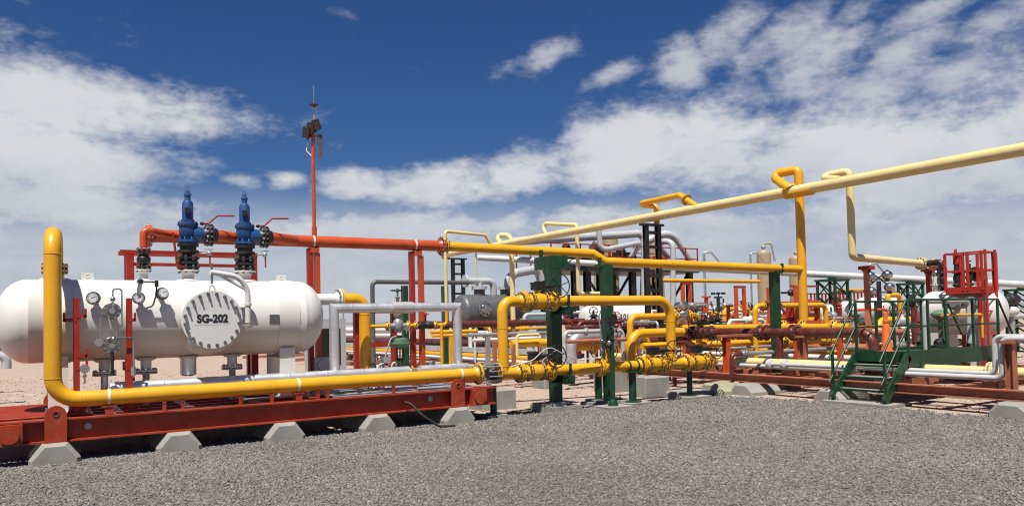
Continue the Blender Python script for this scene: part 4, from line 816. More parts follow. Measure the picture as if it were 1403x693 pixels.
# ================================================================== right skid (oxide red)
uS = 13.3
t = thing('piping_skid', 'long oxide red skid frame on the right, half hidden by the green stairs', 'skid', (15, 9, .2))
for u in (uS, 16.2, 19.6): B().ibeam((u, 16.6, .33), (u, 2.5, .33), .17, .18, OXI, t=.018).build('beam', t)
for k, v in enumerate([3.2, 4.6, 6.0, 7.4, 8.8, 10.2, 11.6, 13.0, 14.6, 16.4]): B().ibeam((uS+.02, v, .332), (19.58, v, .332), .14, .14, OXI).build('cross_beam', t)
for k, (u, v, w) in enumerate(((14.2, 12.1, .34), (14.5, 11.2, .4), (14.3, 10.2, .42), (14.25, 9.3, .4), (14.3, 6.9, .5), (14.2, 8.1, .4), (14.4, 5.3, .5), (15.2, 13.2, .4), (15.0, 11.0, .5), (15.6, 9.7, .4), (14.1, 13.4, .3), (15.3, 7.3, .5), (15.8, 12.2, .4))):
    g = B(); g.box((u-.35, v, .43), (w*.7, .24, .12), OXI); g.box((u, v, .46), (w, .2, .10), OXI); g.box((u-.35, v-.13, .44), (w*.6, .02, .15), OXI); [g.box((u+s*w*.4, v, .54), (.05, .2, .1), OXI) for s in (-1, 1)]; g.build('pipe_chair', t)
for x, yt, u in ((995, 461, 13.42), (1100, 462, 14.3), (1384, 470, 13.6)):
    a = PU(x, yt, u); B().ibeam((u, a.y, .37), (u, a.y, a.z), .13, .14, OXI if x != 995 else ORG, t=.014).box((u+(.35 if x == 995 else 0), a.y, a.z+.02), (1.1 if x == 995 else .3, .2, .05), OXI).build('stub_post', t)
kb = block_mesh(.66, .34, .243, .95, CON); rb = kb.build('concrete_block', None, 'chamfered concrete block at the right picture edge under the oxide red skid', 'block', 'concrete blocks under the oxide skid', ang=20)
def pl_block(o, x, y, du=.4): p = PG(x, y); o.location = (p.x+du, p.y, 0); o.rotation_euler = (0, 0, R(-90))
rb['label'] = 'large chamfered concrete block under the oxide skid below the twin grey elbows'; pl_block(rb, 1385, 573)
for x, y, du, l, mt in ((1136, 550, .4, 'chamfered concrete block left of the foot of the green stairs', CON), (1018, 541, .4, 'pale concrete block beneath the orange stub post of the oxide skid', CON), (975, 540, .4, 'buff concrete block behind the slab at the header end', CNY), (1278, 551, 1.4, 'chamfered concrete block seen under the walkway right of the stairs', CNY), (1110, 541, 1.3, 'small buff concrete block far under the oxide skid, left of the stairs', CNY), (1025, 533, 2.0, 'dim concrete block deep under the oxide skid behind the orange stub post', CNY)):
    c = copy_tree(rb, None, (0, 0, 0), 0, l); pl_block(c, x, y, du)
    if mt is not CON: c.data = c.data.copy(); c.data.materials[0] = mt
# maroon header along the right skid
uM = 14.3; a = PU(985, 456, uM); b_ = PU(1196, 455, uM); zM = (a.z+b_.z)/2; RM = .100
t = pipe_thing('maroon_pipe', 'thick maroon pipe with two flanges along the oxide skid, ending in a down elbow', 'pipe', [(uM, PU(935, 453, uM).y, zM), (uM, b_.y, zM), (uM, b_.y-.02, .55)], RM, MAR, bend=.3, seg=22)
for x in (1042, 1050, 1086, 1093): flange_part(t, (uM, PU(x, 455, uM).y, zM), Y, RM, MAR, BOL if x in (1042, 1093) else None, 14, side=1 if x in (1042, 1086) else -1)
v = PU(1068, 470, uM).y; B().tube([(uM, v, zM), (uM, v, .5)], .085, MAR).build('down_leg', t)
v = PU(997, 455, uM).y
ball_valve('maroon valve with black handwheel at the left end of the thick maroon pipe', (uM, PU(962, 455, uM).y, zM), Y, RM*.9, MAR, .62, gear=-X, wheel_r=.22, gmat=BLK)
v0 = PU(935, 453, uM).y
t = pipe_thing('maroon_pipe', 'maroon elbow pipe dropping behind the crossover elbow handwheel', 'pipe', [(uM, v0+.1, zM), (uM, PU(903, 455, uM).y, zM), (uM, PU(903, 455, uM).y, .5)], RM, MAR, bend=.32, seg=20)
for s in (.12, .25): flange_part(t, (uM, v0+s, zM), Y, RM, MAR, BOL, 12)
# pale yellow and steel lines lying on the right skid
uY = 14.25; zY = PU(1200, 503, uY).z
t = pipe_thing('skid_line', 'pale yellow pipe lying low along the oxide skid behind the green stairs', 'pipe', [(uY, 17.5, zY), (uY, 2.5, zY)], .10, PAL, seg=18, welds=((0, .3), (0, .6)))
u = PU(1357, 505, uY).y; flange_part(t, (uY, u, zY), Y, .10, PAL, BOL, 12); flange_part(t, (uY, u-.06, zY), Y, .10, PAL, None, 12)
uG = 13.72; zG = PU(1250, 507, uG).z; v1, v2 = PU(1364, 505, uG).y, PU(1376, 510, uG-.1).y
zt = PU(1366, 461, uG).z
pipe_thing('steel_line', 'grey steel line ending in the taller left of twin elbows at the right edge', 'pipe', [(uG, PU(1050, 500, uG).y, zG), (uG, v1, zG), (uG, v1, zt), (uG, v1-1.6, zt)], .045, PGR, bend=.12)
pipe_thing('steel_line', 'grey steel line with a union, ending in the shorter right of twin elbows', 'pipe', [(uG-.12, PU(1240, 512, uG-.12).y, zG-.06), (uG-.12, PU(1374, 513, uG-.12).y, zG-.06), (uG-.12, PU(1374, 513, uG-.12).y, zt-.03), (uG-.12, PU(1374, 513, uG-.12).y-1.5, zt-.03)], .048, PGR, bend=.12)
for x, l in ((1058, 'first round steel union on the low grey line, left of the stairs'), (1078, 'second round steel union on the low grey line, nearer the stairs')): p = PU(x, 500, uG); B().rev((uG, p.y, zG), Y, [(0, .07), (.03, .11), (.1, .11), (.13, .07)], PGR, 16).build('pipe_union', None, l, 'union')
q = PU(1022, 484, 13.45); 
t = pipe_thing('steel_line', 'thin bright steel line crossing the oxide skid toward the orange cone', 'pipe', [(13.3, q.y, q.z), (19.5, q.y, q.z-.02)], .05, GAL, seg=14)
for u in (13.36, 13.44, 15.3, 15.38): flange_part(t, (u, q.y, q.z), X, .05, GAL, BOL, 8)
pipe_thing('maroon_line', 'thin maroon elbow line rising beside the orange stub post', 'pipe', [(13.3, q.y, q.z), (13.0, q.y, q.z), (13.0, q.y+.02, .4)], .05, MAR, bend=.1)
# ================================================================== green stair walkway
vS0, vS1 = 8.27, 9.33; uF = 12.9; zD = .93; uD = 13.68; uDe = 17.0
st_ = thing('stair_walkway', 'green steel stairs and railed walkway crossing the oxide skid', 'stairs', (uF, 8.8, 0))
B().box((uF+.22, 8.78, .03), (.75, 1.35, .056), CON).build('base_slab', st_)
for v in (vS0, vS1): B().bar((uF+.02, v, .10), (uD+.03, v, zD-.04), .05, .17, GRN).build('stringer', st_)
GRT = paint('steel_grating', (.62, .66, .62), .5, .1, metal=.3)
for k in range(3):
    z = .06+(k+1)*(zD-.06)/4; u = uF+.10+(k+.5)*(uD-uF)/3.6; g = B()
    g.box((u, (vS0+vS1)/2, z-.02), (.03, vS1-vS0-.05, .04), GRN); g.box((u+.23, (vS0+vS1)/2, z-.02), (.015, vS1-vS0-.05, .04), GRN)
    for j in range(9): g.box((u+.02+j*.025, (vS0+vS1)/2, z-.008), (.006, vS1-vS0-.06, .03), GRT)
    for j in range(20): g.box((u+.12, vS0+.05+j*.0415, z-.004), (.22, .006, .02), GRT)
    g.build('tread', st_)
for v in (vS0, vS1): B().box(((uD+uDe)/2, v, zD-.10), (uDe-uD, .05, .30), GRN).build('side_beam', st_)
g = B(); g.box((uD+.02, (vS0+vS1)/2, zD-.06), (.04, vS1-vS0-.06, .2), GRN); g.box(((uD+uDe)/2, (vS0+vS1)/2, zD-.02), (uDe-uD, vS1-vS0-.06, .03), GRN); g.build('deck', st_)
for u in (14.1, 16.6):
    for v in (vS0, vS1): B().box((u, v, (zD-.2+.45)/2), (.09, .09, zD-.2-.45+.02), GRN).build('deck_leg', st_)
rr_ = .021; hT, hM = zD+1.0, zD+.5
for v in (vS0, vS1):
    g = B(); g.tube([(uF-.08, v, .82), (uD+.02, v, hT), (uDe, v, hT), (uDe+.55, v, hT-.75)], rr_, GRN, bend=.05, seg=10); g.build('top_rail', st_)
    g = B(); g.tube([(uF-.06, v, .40), (uD+.02, v, hM), (uDe, v, hM)], rr_*.85, GRN, bend=.05, seg=10); g.build('mid_rail', st_)
    for u, zb_, zt_2 in ((uF+.06, .1, .98), (uD+.05, zD-.1, hT), (14.4, zD-.1, hT), (15.0, zD-.1, hT), (16.0, zD-.1, hT), (uDe-.03, zD-.1, hT)): B().box((u, v, (zb_+zt_2)/2), (.042, .042, zt_2-zb_), GRN).build('rail_post', st_)
p = Ve((13.98, 8.86, zD-.003)); t = thing('traffic_cone', 'tall faded orange cone standing on the green walkway landing', 'cone', p)
B().rev(p+Z*.03, Z, [(0, .11), (.02, .105), (.06, .095), (.48, .065), (.55, .042), (.56, .055), (.60, .055), (.61, .042), (.74, .036), (.76, .015)], CON2, 24).build('cone_body', t); B().box(p+Z*.018, (.28, .28, .034), CON2).build('cone_foot', t)
# ================================================================== right white vessel and red ladder platform
uV = 18.3; za, zb2 = PU(1300, 398, uV).z, PU(1300, 462, uV).z; rV = .52; zV = za-rV; va_, vb_ = PU(1264, 425, uV).y, PU(1378, 425, uV).y
t = thing('separator_vessel', 'white horizontal vessel behind the green railing under the red ladder platform', 'vessel', (uV, (va_+vb_)/2, .45))
RT_ = rV; hp = [(.32-.32*math.cos(math.pi/2*i/8), max(.01, rV*math.sin(math.pi/2*i/8))) for i in range(9)]
LL = va_-vb_
B().rev((uV, vb_, zV), Y, hp+[(LL-d, r) for d, r in hp[::-1]], WHI, 44).build('shell', t)
for v in (vb_+.5, va_-.5): B().box((uV, v, (zV-.2+.45)/2), (.8, .2, zV-.2-.45), WHI).build('saddle', t)
v = PU(1283, 400, uV).y; B().cyl((uV, v, zV+rV-.05), (uV, v, zV+rV+.35), .07, WHI).flange((uV, v, zV+rV+.15), Z, .07, WHI, BOL, 8).ball((uV, v, zV+rV+.42), .09, CHR).build('top_nozzle', t)
for x in (1330, 1352): v = PU(x, 400, uV).y; B().cyl((uV-.3, v, zV+.2), (uV-.75, v, zV+.2), .07, GAL).flange((uV-.7, v, zV+.2), X, .08, GAL, BOL, 8).build('side_nozzle', t)
v = PU(1268, 402, uV-.2).y; t2 = B().rev((uV-.3, v+.25, zV+.3), Y, [(0, .1), (.03, .16), (.05, .16), (.08, .1)], RUB, 18).build('blind_cover', t)
# platform
uQ = 17.7; A_ = PU(1293, 395, uQ+.3); C_ = PU(1352, 395, uQ); zd = C_.z; vq0, vq1 = PU(1346, 395, uQ).y, PU(1296, 395, uQ).y; uq1 = uQ+.62
t = thing('ladder_platform', 'bright red railed platform with a caged ladder over the right white vessel', 'platform', (uQ, vq0, .45))
g = B(); g.box(((uQ+uq1)/2, (vq0+vq1)/2, zd-.06), (uq1-uQ, vq1-vq0, .04), CRD); g.build('deck', t)
for a, b_ in (((uQ, vq0), (uQ, vq1)), ((uq1, vq0), (uq1, vq1)), ((uQ, vq0), (uq1, vq0)), ((uQ, vq1), (uq1, vq1))): B().bar((*a, zd-.02), (*b_, zd-.02), .03, .15, CRD).build('toe_board', t)
zr_ = PU(1345, 343, uQ).z
for h in (.02, (zr_-zd)*.5):
    for a, b_ in (((uQ, vq0), (uQ, vq1)), ((uq1, vq0), (uq1, vq1)), ((uQ, vq1), (uq1, vq1)), ((uQ, vq0), (uq1, vq0))): B().bar((*a, zr_-h), (*b_, zr_-h), .045, .035, CRD).build('rail', t)
for u, v in ((uQ, vq0), (uQ, vq1), (uq1, vq0), (uq1, vq1), (uQ, (vq0+vq1)/2), (uq1, (vq0+vq1)/2), (uQ, vq0+.3), (uQ+.5, vq0)): B().box((u, v, (zd+zr_)/2-.03), (.05, .05, zr_-zd), CRD).build('rail_post', t)
for s in (0, .42): B().box((uQ+.03+s, vq0-.07, (zr_+.5)/2), (.05, .04, zr_-.45), CRD).build('ladder_side', t)
for k in range(int((zd-.4)/.26)): B().cyl((uQ+.03, vq0-.07, .65+k*.26), (uQ+.45, vq0-.07, .65+k*.26), .016, CRD, 8).build('ladder_rung', t)
for u, v in ((uQ+.05, vq0+.06), (uq1-.05, vq0+.06), (uq1-.05, vq1-.06)): B().box((u, v, (zd+.35)/2), (.07, .07, zd-.45), CRD).build('deck_leg', t)
# black valve pieces on the platform
for k, (x, l) in enumerate(((1290, 'black valve joining the pale line end to the red platform piping'), (1310, 'dark relief valve standing at the middle of the red platform'), (1327, 'small black tee handled valve on top of the right vessel'))):
    p = PU(x, 366, uQ+.55); t = thing('relief_valve' if k == 1 else 'small_valve', l, 'valve', (p.x, p.y, zV+rV))
    B().rev((p.x, p.y, zV+rV-.02), Z, [(0, .05), (.1, .05), (.12, .09), (.15, .09), (.18, .05), (.3, .08), (.4, .05), (.42, .09), (.45, .09), (.48, .05), (.62, .045)], BLK, 14).build('body', t)
    if k == 1: B().rev((p.x, p.y, zV+rV+.6), Z, [(0, .06), (.2, .06), (.26, .04), (.36, .025)], DRD, 14).build('spring_bonnet', t)
    elif k == 0: B().tube([(p.x, p.y, zV+rV+.55), (p.x, p.y, zrt), (p.x, vR2, zrt), (e3.x+.02, vR2, zrt)], .07, BLK, bend=.1).flange((e3.x+.06, vR2, zrt), X, .07, BLK, BOL, 8).build('elbow', t)
    else: B().bar((p.x-.1, p.y, zV+rV+.66), (p.x+.1, p.y, zV+rV+.66), .03, .03, BLK).build('tee_handle', t)
p = PU(1349, 375, uV+.5); t = thing('tan_drum', 'small tan horizontal drum with dark ends behind the red platform', 'drum', p-Z*.3)
B().rev(p-X*.3, X+Y*.5, [(0, .12), (.05, .19), (.38, .19), (.43, .12)], BEI, 20).build('shell', t); B().rev(p-X*.36, X+Y*.5, [(0, .12), (.08, .17)], BLK, 18).build('end_cap', t); B().cyl((p.x, p.y, zV+rV-.1), (p.x, p.y, p.z-.1), .06, BLK).build('leg', t)
# ================================================================== light mast
D = 26.; p0 = PD(431, 345, D); base = Ve((p0.x, p0.y, 0)); pt = PD(428.5, 187, D); ztp = pt.z
t = thing('light_mast', 'slim red mast with black floodlights and a lightning rod behind the vessel', 'mast', base)
B().cyl(base, base+Z*(ztp*.62), .085, RED).cyl(base+Z*(ztp*.62), base+Z*(ztp+.05), .062, RED).build('pole', t)
B().box(base+Z*.1, (.5, .5, .2), CON).build('footing', t)
fx = RIGHT.copy(); fx.z = 0; fx.normalize(); fy = Ve((-fx.y, fx.x, 0))
g = B(); top = base+Z*ztp; g.bar(top+fx*-.3, top+fx*.3, .06, .06, RED); g.bar(top-fx*.2-Z*.1, top+fx*.3+Z*.35, .05, .05, BLK); g.build('lamp_bracket', t)
for dx, dz, a in ((-.17, .06, 14), (-.02, .20, 10), (.16, .31, -12)):
    c = top+fx*dx+Z*(dz+.05)-fy*.15; rot = Mx((fx, fy, Z)).transposed() @ Mx.Rotation(R(a), 3, 'Y') @ Mx.Rotation(R(30), 3, 'X')
    o = B().box(c, (.24, .15, .34), BLK, rot).box(c+rot @ Ve((0, .1, 0)), (.2, .1, .28), BLK, rot).build('floodlight', t); B().box(c+rot @ Ve((0, -.083, 0)), (.18, .01, .27), GLS, rot).build('lens', o)
g = B(); q = top+fx*.12; g.box(q-Z*.35+fx*.12, (.14, .12, .8), GRY); g.tube([q-Z*.2-fx*.3, q-Z*.5-fx*.35, q-Z*.7-fx*.15], .02, WHI); g.build('ballast_box', t)
g = B(); r0 = top+fx*.05+Z*.3; zz_ = PD(434, 118, D).z; g.cyl(r0, Ve((r0.x, r0.y, PD(434, 148, D).z)), .022, GAL, 8); g.cyl(Ve((r0.x, r0.y, PD(434, 148, D).z)), Ve((r0.x, r0.y, zz_)), .010, GAL, 6); g.rev(Ve((r0.x, r0.y, PD(434, 147, D).z)), Z, [(0, .05), (.05, .16), (.08, .16), (.1, .05)], BLK, 12); g.build('lightning_rod', t)
# ================================================================== long pipe racks behind the left skid (run away along Y)
def away(name, label, x, y, z, r, mat, far=75., v0=None, cat='pipe', bands=None, grp='long pipes running away behind the red skid'):
    p = PG(x, y, z); v0 = v0 if v0 is not None else p.y-.6
    t = thing(name, label, cat, (p.x, v0, z-r), grp); g = B(); g.tube([(p.x, v0, z), (p.x, v0+far, z)], r, mat, seg=14)
    g.build('pipe', t)
    if bands:
        g = B()
        for k in range(16): g.rev((p.x, v0+.8+k*1.1, z), Y, [(0, r), (0, r*1.03), (.14, r*1.03), (.14, r)], bands, 14)
        g.build('lagging_bands', t)
    return p
away('pipeline', 'yellow pipe lying low behind the skid, above the thin white line', 716, 490.5, .55, .105, YEL)
away('pipeline', 'thin white pipe lying lowest behind the red skid', 714, 496, .44, .06, WHI)
away('pipeline', 'dusty maroon pipe on the ground just below the thin white one', 716, 503, .32, .05, MAR)
away('pipeline', 'maroon pipe with black bands, behind the yellow riser', 676, 471, .92, .15, MAR, bands=BLK, far=50)
away('pipeline', 'big white pipe behind the thick yellow outlet pipe', 540, 452, 1.35, .19, WHI, far=60)
away('pipeline', 'second white pipe just beneath the big white one', 545, 460, 1.1, .12, WHI, far=60)
away('pipeline', 'far maroon pipe beneath the two white pipes', 540, 467, .95, .12, MAR, far=60)
away('pipeline', 'slim white pipe between the far maroon pipe and yellow pipe', 540, 472, .75, .10, WHI, far=60)
p = PG(716, 480, .78); t = thing('cable_tray', 'perforated aluminium cable tray running back behind the yellow riser', 'cable tray', (p.x, p.y-.5, .7), None)
g = B(); g.bar((p.x, p.y-.5, .78), (p.x, p.y+55, .78), .32, .03, ALU); g.bar((p.x-.16, p.y-.5, .75), (p.x-.16, p.y+55, .75), .015, .16, ALU); g.bar((p.x+.16, p.y-.5, .75), (p.x+.16, p.y+55, .75), .015, .16, ALU); g.build('tray', t)
g = B(); [g.cyl((p.x-.169, p.y+k*.8+(j*.08), .76), (p.x-.172, p.y+k*.8+(j*.08), .76), .018, LTR, 8) for k in range(24) for j in (0, 1)]; g.build('slots', t)
for k in range(5):
    v = 17.5+k*5.5; B().box((11.3, v, .21), (5.4, .16, .14), OXI).box((9.0, v, .07), (.3, .3, .14), CON).box((13.6, v, .07), (.3, .3, .14), CON).build('pipe_sleeper', None, 'low oxide sleeper beam crossing beneath the long pipes behind the skid', 'sleeper', 'sleeper beams under the long pipes')
# cross pipes (along X)
def cross(name, label, x0, y0, x1, v, r, mat, ends=(0, 0), cat='pipe', flg=(), bend=None, legm=None, post=()):
    r *= .8 if r > .045 else 1.; a = PV(x0, y0, v); b_ = PV(x1, y0, v); pts = [a, Ve((b_.x, v, a.z))]
    if ends[0]: pts.insert(0, a+Z*ends[0])
    if ends[1]: pts.append(pts[-1]+Z*ends[1])
    t = pipe_thing(name, label, cat, pts, r, mat, bend=bend or r*2.4, seg=16)
    for x in flg: p = PV(x, y0, v); flange_part(t, (p.x, v, a.z), X, r, mat, BOL, 10)
    for x in post: p = PV(x, y0, v); B().box((p.x, v, (a.z-r)/2), (.10, .10, a.z-r), legm or OXI).build('support_leg', t)
    return t
cross('cross_pipe', 'maroon cross pipe behind the yellow riser, below the grey vessel', 560, 446, 800, 19, .12, MAR, post=(703, 677))
cross('cross_pipe', 'short yellow cross pipe under the maroon one beside the silver downpipe', 590, 455, 654, 17.5, .06, YEL, flg=(652,), post=(618,), legm=YEL)
cross('cross_pipe', 'slim yellow line just below the short yellow cross pipe', 592, 460, 643, 17, .035, YEL, post=(618,), legm=YEL)
cross('cross_pipe', 'thin galvanised line crossing behind the yellow riser', 640, 459, 752, 16.8, .045, GAL, post=(668, 745), legm=GAL)
cross('cross_pipe', 'low yellow pipe with black bands left of the first green column', 700, 471, 770, 16.5, .13, YEL, (0, 0), flg=())
cross('cross_pipe', 'thin pale yellow line above the banded yellow pipe', 708, 459, 738, 16.3, .04, PAL, (-.5, 0))
cross('cross_pipe', 'thin silver hoop pipe seen between the first two green columns', 773, 455, 853, 15.2, .07, LGR, (-1.0, -1.0), flg=(803,))
cross('cross_pipe', 'fat silver clad pipe with a bright elbow, under the silver hoop', 782, 461, 850, 16.0, .17, ALU, (-.7, 0))
cross('cross_pipe', 'banded yellow pipe lying behind the slender green post', 790, 474, 880, 16.2, .16, YEL, flg=(812,))
cross('cross_pipe', 'maroon hooked pipe in front of the white numbered vessel', 792, 442, 905, 18.5, .10, MAR, (-1.0, 0))
cross('cross_pipe', 'yellow elbow pipe rising just left of the crossover elbow', 864, 457, 935, 13.1, .125, YEL, (-1.05, 0), bend=.3)
cross('cross_pipe', 'slimmer yellow hoop pipe above the yellow elbow pipe, holding a silver valve', 863, 434, 957, 14.2, .10, YEL, (-1.0, -.7), flg=(924, 944))
c = PV(934, 432, 14.2); t = thing('control_valve', 'silver control valve in the slimmer yellow hoop right of the crossover elbow', 'valve', c-Z*.25); B().rev(c-X*.14, X, [(0, .1), (.05, .16), (.14, .2), (.23, .16), (.28, .1)], CHR, 16).build('body', t); B().rev(c+Z*.1, Z, [(0, .12), (.1, .2), (.16, .2), (.24, .12)], CHR, 16).build('actuator', t)
cross('cross_pipe', 'low yellow pipe crossing behind the maroon valve', 880, 474, 965, 14.6, .10, YEL)
cross('cross_pipe', 'low maroon pipe crossing behind the yellow elbow pipe', 866, 468, 940, 15.6, .09, MAR)
cross('cross_pipe', 'yellow hoop pipe with a big flange crossing the third green column', 1034, 419, 1131, 13.4, .085, YEL, (-1.5, -.9), flg=(1045, 1048))
cross('cross_pipe', 'slim yellow overhead line on orange posts right of the black portal', 898, 384, 1040, 17.5, .075, YEL)
cross('cross_pipe', 'low yellow pipe with round flanges under the maroon pipe flanges', 960, 472, 1080, 14.2, .10, YEL, flg=(1028, 1066))
cross('cross_pipe', 'low yellow pipe with flanges left of the green stair handrail', 1072, 469, 1150, 12.4, .105, YEL, flg=(1074, 1128, 1134))
cross('cross_pipe', 'orange primer beam pipe behind the lower yellow flanged pipe', 1118, 460, 1240, 11.3, .1, OXI)
t = thing('skid_line', 'yellow pipe peeping above the maroon pipe along the oxide skid', 'pipe', (14.1, 9, 1.2), None); uu = 15.1; zz1 = PU(1050, 448.5, uu).z
B().tube([(uu, 15.5, zz1), (uu, PU(1165, 450, uu).y, zz1)], .085, YEL).build('pipe', t)
for x in (1074, 1100, 1143): flange_part(t, (uu, PU(x, 449, uu).y, zz1), Y, .095, YEL, BOL, 10)
for x in (1090, 1150): p = PU(x, 449, uu); B().box((uu, p.y, (zz1+.45)/2), (.1, .1, zz1-.55), ORG).build('support_leg', t)
# orange twin posts
for x0, x1, yt, v, l in ((935, 945, 386, 17.5, 'pair of orange red posts under the slim yellow line beside the black portal'), (1008, 1019, 391, 17.5, 'pair of orange red posts under the right end of the slim yellow line')):
    a, b_ = PV(x0, yt, v), PV(x1, yt, v); t = thing('pipe_support', l, 'support', ((a.x+b_.x)/2, v, 0), 'orange red twin posts')
    for q in (a, b_): B().box((q.x, v, a.z/2-.05), (.095, .095, a.z-.1), ORG).build('post', t)
    B().box(((a.x+b_.x)/2, v, a.z-.05), (b_.x-a.x+.1, .10, .08), DRD).build('cap', t)
# ================================================================== grey vessel with white pipes
v = 26.; c0, c1 = PV(624, 428, v), PV(722, 428, v); rg = .68
t = thing('grey_vessel', 'dark grey horizontal vessel behind the yellow riser with white pipes over it', 'vessel', ((c0.x+c1.x)/2, v, 0))
hp = [(.3-.3*math.cos(math.pi/2*i/8), max(.01, rg*math.sin(math.pi/2*i/8))) for i in range(9)]; LL = c1.x-c0.x; zg = c0.z
B().rev((c0.x, v, zg), X, hp+[(LL-d, r) for d, r in hp[::-1]], GRY, 36).build('shell', t)
for u in (c0.x+.5, c1.x-.5): B().box((u, v, (zg-.3)/2), (.3, .9, zg-.3), GRY).build('saddle', t)
for x in (657, 693): u = PV(x, 410, v).x; B().cyl((u, v, zg+rg-.05), (u, v, zg+rg+.2), .22, GRY).rev((u, v, zg+rg+.2), Z, [(0, .3), (.12, .3)], LGR).build('nozzle', t)
u = PV(663, 440, v-rg).x; B().flange((u, v-rg-.12, zg+.1), Y, .15, CHR, BOL, 8).cyl((u, v-rg-.1, zg+.1), (u, v-rg+.2, zg+.1), .1, GRY).build('side_tap', t)
a = PV(657, 388, v); t = pipe_thing('vent_pipe', 'white hooked pipe arching off the left nozzle of the grey vessel', 'pipe', [(PV(657, 400, v).x, v, zg+rg+.3), (PV(657, 400, v).x, v, PV(657, 385, v).z), (PV(676, 386, v).x, v, PV(657, 385, v).z), (PV(676, 386, v).x, v, PV(676, 410, v).z)], .13, LGR, bend=.25)
B().tube([(PV(640, 388, v).x, v, PV(657, 385, v).z), (PV(659, 388, v).x, v, PV(657, 385, v).z)], .13, LGR).rev((PV(636, 388, v).x, v, PV(657, 385, v).z), X, [(0, .24), (.1, .24), (.14, .14)], LGR).build('arm', t)
pipe_thing('vent_pipe', 'thick white bent pipe off the right nozzle of the grey vessel', 'pipe', [(PV(697, 400, v).x, v, zg+rg+.25), (PV(697, 400, v).x, v, PV(697, 382, v).z), (PV(706, 374, v).x, v, PV(706, 374, v).z), (PV(742, 368, v).x, v+.3, PV(742, 368, v).z), (PV(747, 380, v).x, v+.3, PV(747, 384, v).z)], .18, LGR, bend=.3)
t = thing('green_pipe_frame', 'slim dark green pipe frame against the sky, right of the vessel', 'frame', (PV(553, 385, 19).x, 19, 0)); a, b_ = PV(510, 386, 19), PV(642, 386, 19)
B().tube([(a.x, 19, .2), (a.x, 19, a.z), (b_.x, 19, a.z)], .06, GRY, bend=.12).build('top_pipe', t)
for x in (554, 609): u = PV(x, 386, 19).x; B().box((u, 19, a.z/2-.05), (.15, .15, a.z-.1), GRN).build('post', t)
# ================================================================== process module with grey pipe loops
vm = 27.
def M(x, y, dv=0): return PV(x, y, vm+dv)
zdk = M(850, 369).z; ua_, ub_ = M(752, 369).x, M(952, 369).x
t = thing('process_module', 'black steel process platform with red railings behind the green columns', 'platform', ((ua_+ub_)/2, vm, 0))
B().box(((ua_+ub_)/2, vm+1.2, zdk), (ub_-ua_, 3.0, .22), BLK).build('deck', t)
for x in (787, 804, 866, 884, 944):
    for dv in (0, 2.4): B().ibeam((M(x, 369).x, vm+dv, 0), (M(x, 369).x, vm+dv, zdk-.12), .26, .26, BLK, t=.05, tw=.04).build('post', t)
for x0, x1 in ((804, 866), (866, 804), (884, 944), (944, 884)): B().bar((M(x0, 369).x, vm+.15, .3), (M(x1, 369).x, vm+.15, zdk-.2), .09, .09, BLK).build('brace', t)
for h in (.55, 1.05):
    for dv in (-.2, 2.6): B().bar((ua_, vm+dv, zdk+h), (ub_, vm+dv, zdk+h), .05, .05, DRD).build('rail', t)
for k in range(12):
    for dv in (-.2, 2.6): B().box((ua_+(ub_-ua_)*k/11, vm+dv, zdk+.58), (.05, .05, 1.0), DRD).build('rail_post', t)
for k, (x, w, h, m_) in enumerate(((800, .5, .9, BLK), (820, .7, .6, BLK), (842, .5, 1.1, GRY), (876, .6, .8, BLK), (930, .5, .7, ORG))): B().box((M(x, 360).x, vm+1.3, zdk+.11+h/2), (w, w, h), m_).rev((M(x, 360).x, vm+1.3, zdk+.11+h), Z, [(0, w*.4), (.1, w*.4), (.25, w*.2)], m_).build('pump_unit', t)
for x in (838, 900, 821): 
    tt = thing('beige_column', {838: 'tan column vessel standing inside the module left of the grey arch', 900: 'tan column vessel behind the nearer black portal', 821: 'slim tan column partly behind the second green column'}[x], 'vessel', (M(x, 400, 3.4).x, vm+3.4, 0)); w = .40 if x != 821 else .25
    B().rev((M(x, 400, 3.4).x, vm+3.4, .05), Z, [(0, w), ({838: M(838, 318, 3.4).z, 900: M(900, 322, 3.4).z, 821: M(821, 370, 3.4).z}[x]-.3, w)]+[({838: M(838, 318, 3.4).z, 900: M(900, 322, 3.4).z, 821: M(821, 370, 3.4).z}[x]-.3+w*.5*math.sin(a), max(.02, w*math.cos(a))) for a in (.3, .7, 1.1, 1.5)], BEI, 24).build('shell', tt)
    B().cyl((M(x, 400, 3.4).x, vm+3.4, 0), (M(x, 400, 3.4).x, vm+3.4, .35), w*1.08, GRY, 20).build('skirt', tt)
gp = 'grey pipe loops over the black module'
PL = lambda *q: [PV(x, y, vm+dv) for x, y, dv in q]
pipe_thing('process_pipe', 'fat grey overhead pipe ending in a big downward arch left of the black portal', 'pipe', PL((700, 331, 1.0), (862, 321, .6), (882, 319, .4), (884, 352, .2), (880, 440, .2)), .18, LGR, gp, bend=.7, seg=20)
pipe_thing('process_pipe', 'fat grey arch pipe sloping down to the right of the black portal', 'pipe', PL((868, 340, 1.8), (908, 320, 1.0), (925, 323, .8), (952, 364, .4)), .19, LGR, gp, bend=.8, seg=20)
pipe_thing('process_pipe', 'slim grey pipe with a small arch dropping past the platform right of the portal', 'pipe', PL((916, 352, .6), (901, 336, .5), (906, 331, .2), (922, 331, -.4), (922, 470, -.4)), .135, LGR, gp, bend=.4, seg=18)
pipe_thing('process_pipe', 'slim grey pipe with a low kink crossing the module left of the grey arch', 'pipe', PL((820, 309, -.4), (822, 338, -.4), (830, 342, -.5), (874, 333, -.5), (876, 337, -.4), (862, 354, 0)), .12, LGR, gp, bend=.35, seg=16)
pipe_thing('process_pipe', 'slender grey pipe standing behind the black portal legs', 'pipe', PL((882, 345, -.6), (882, 470, -.6)), .12, LGR, gp)
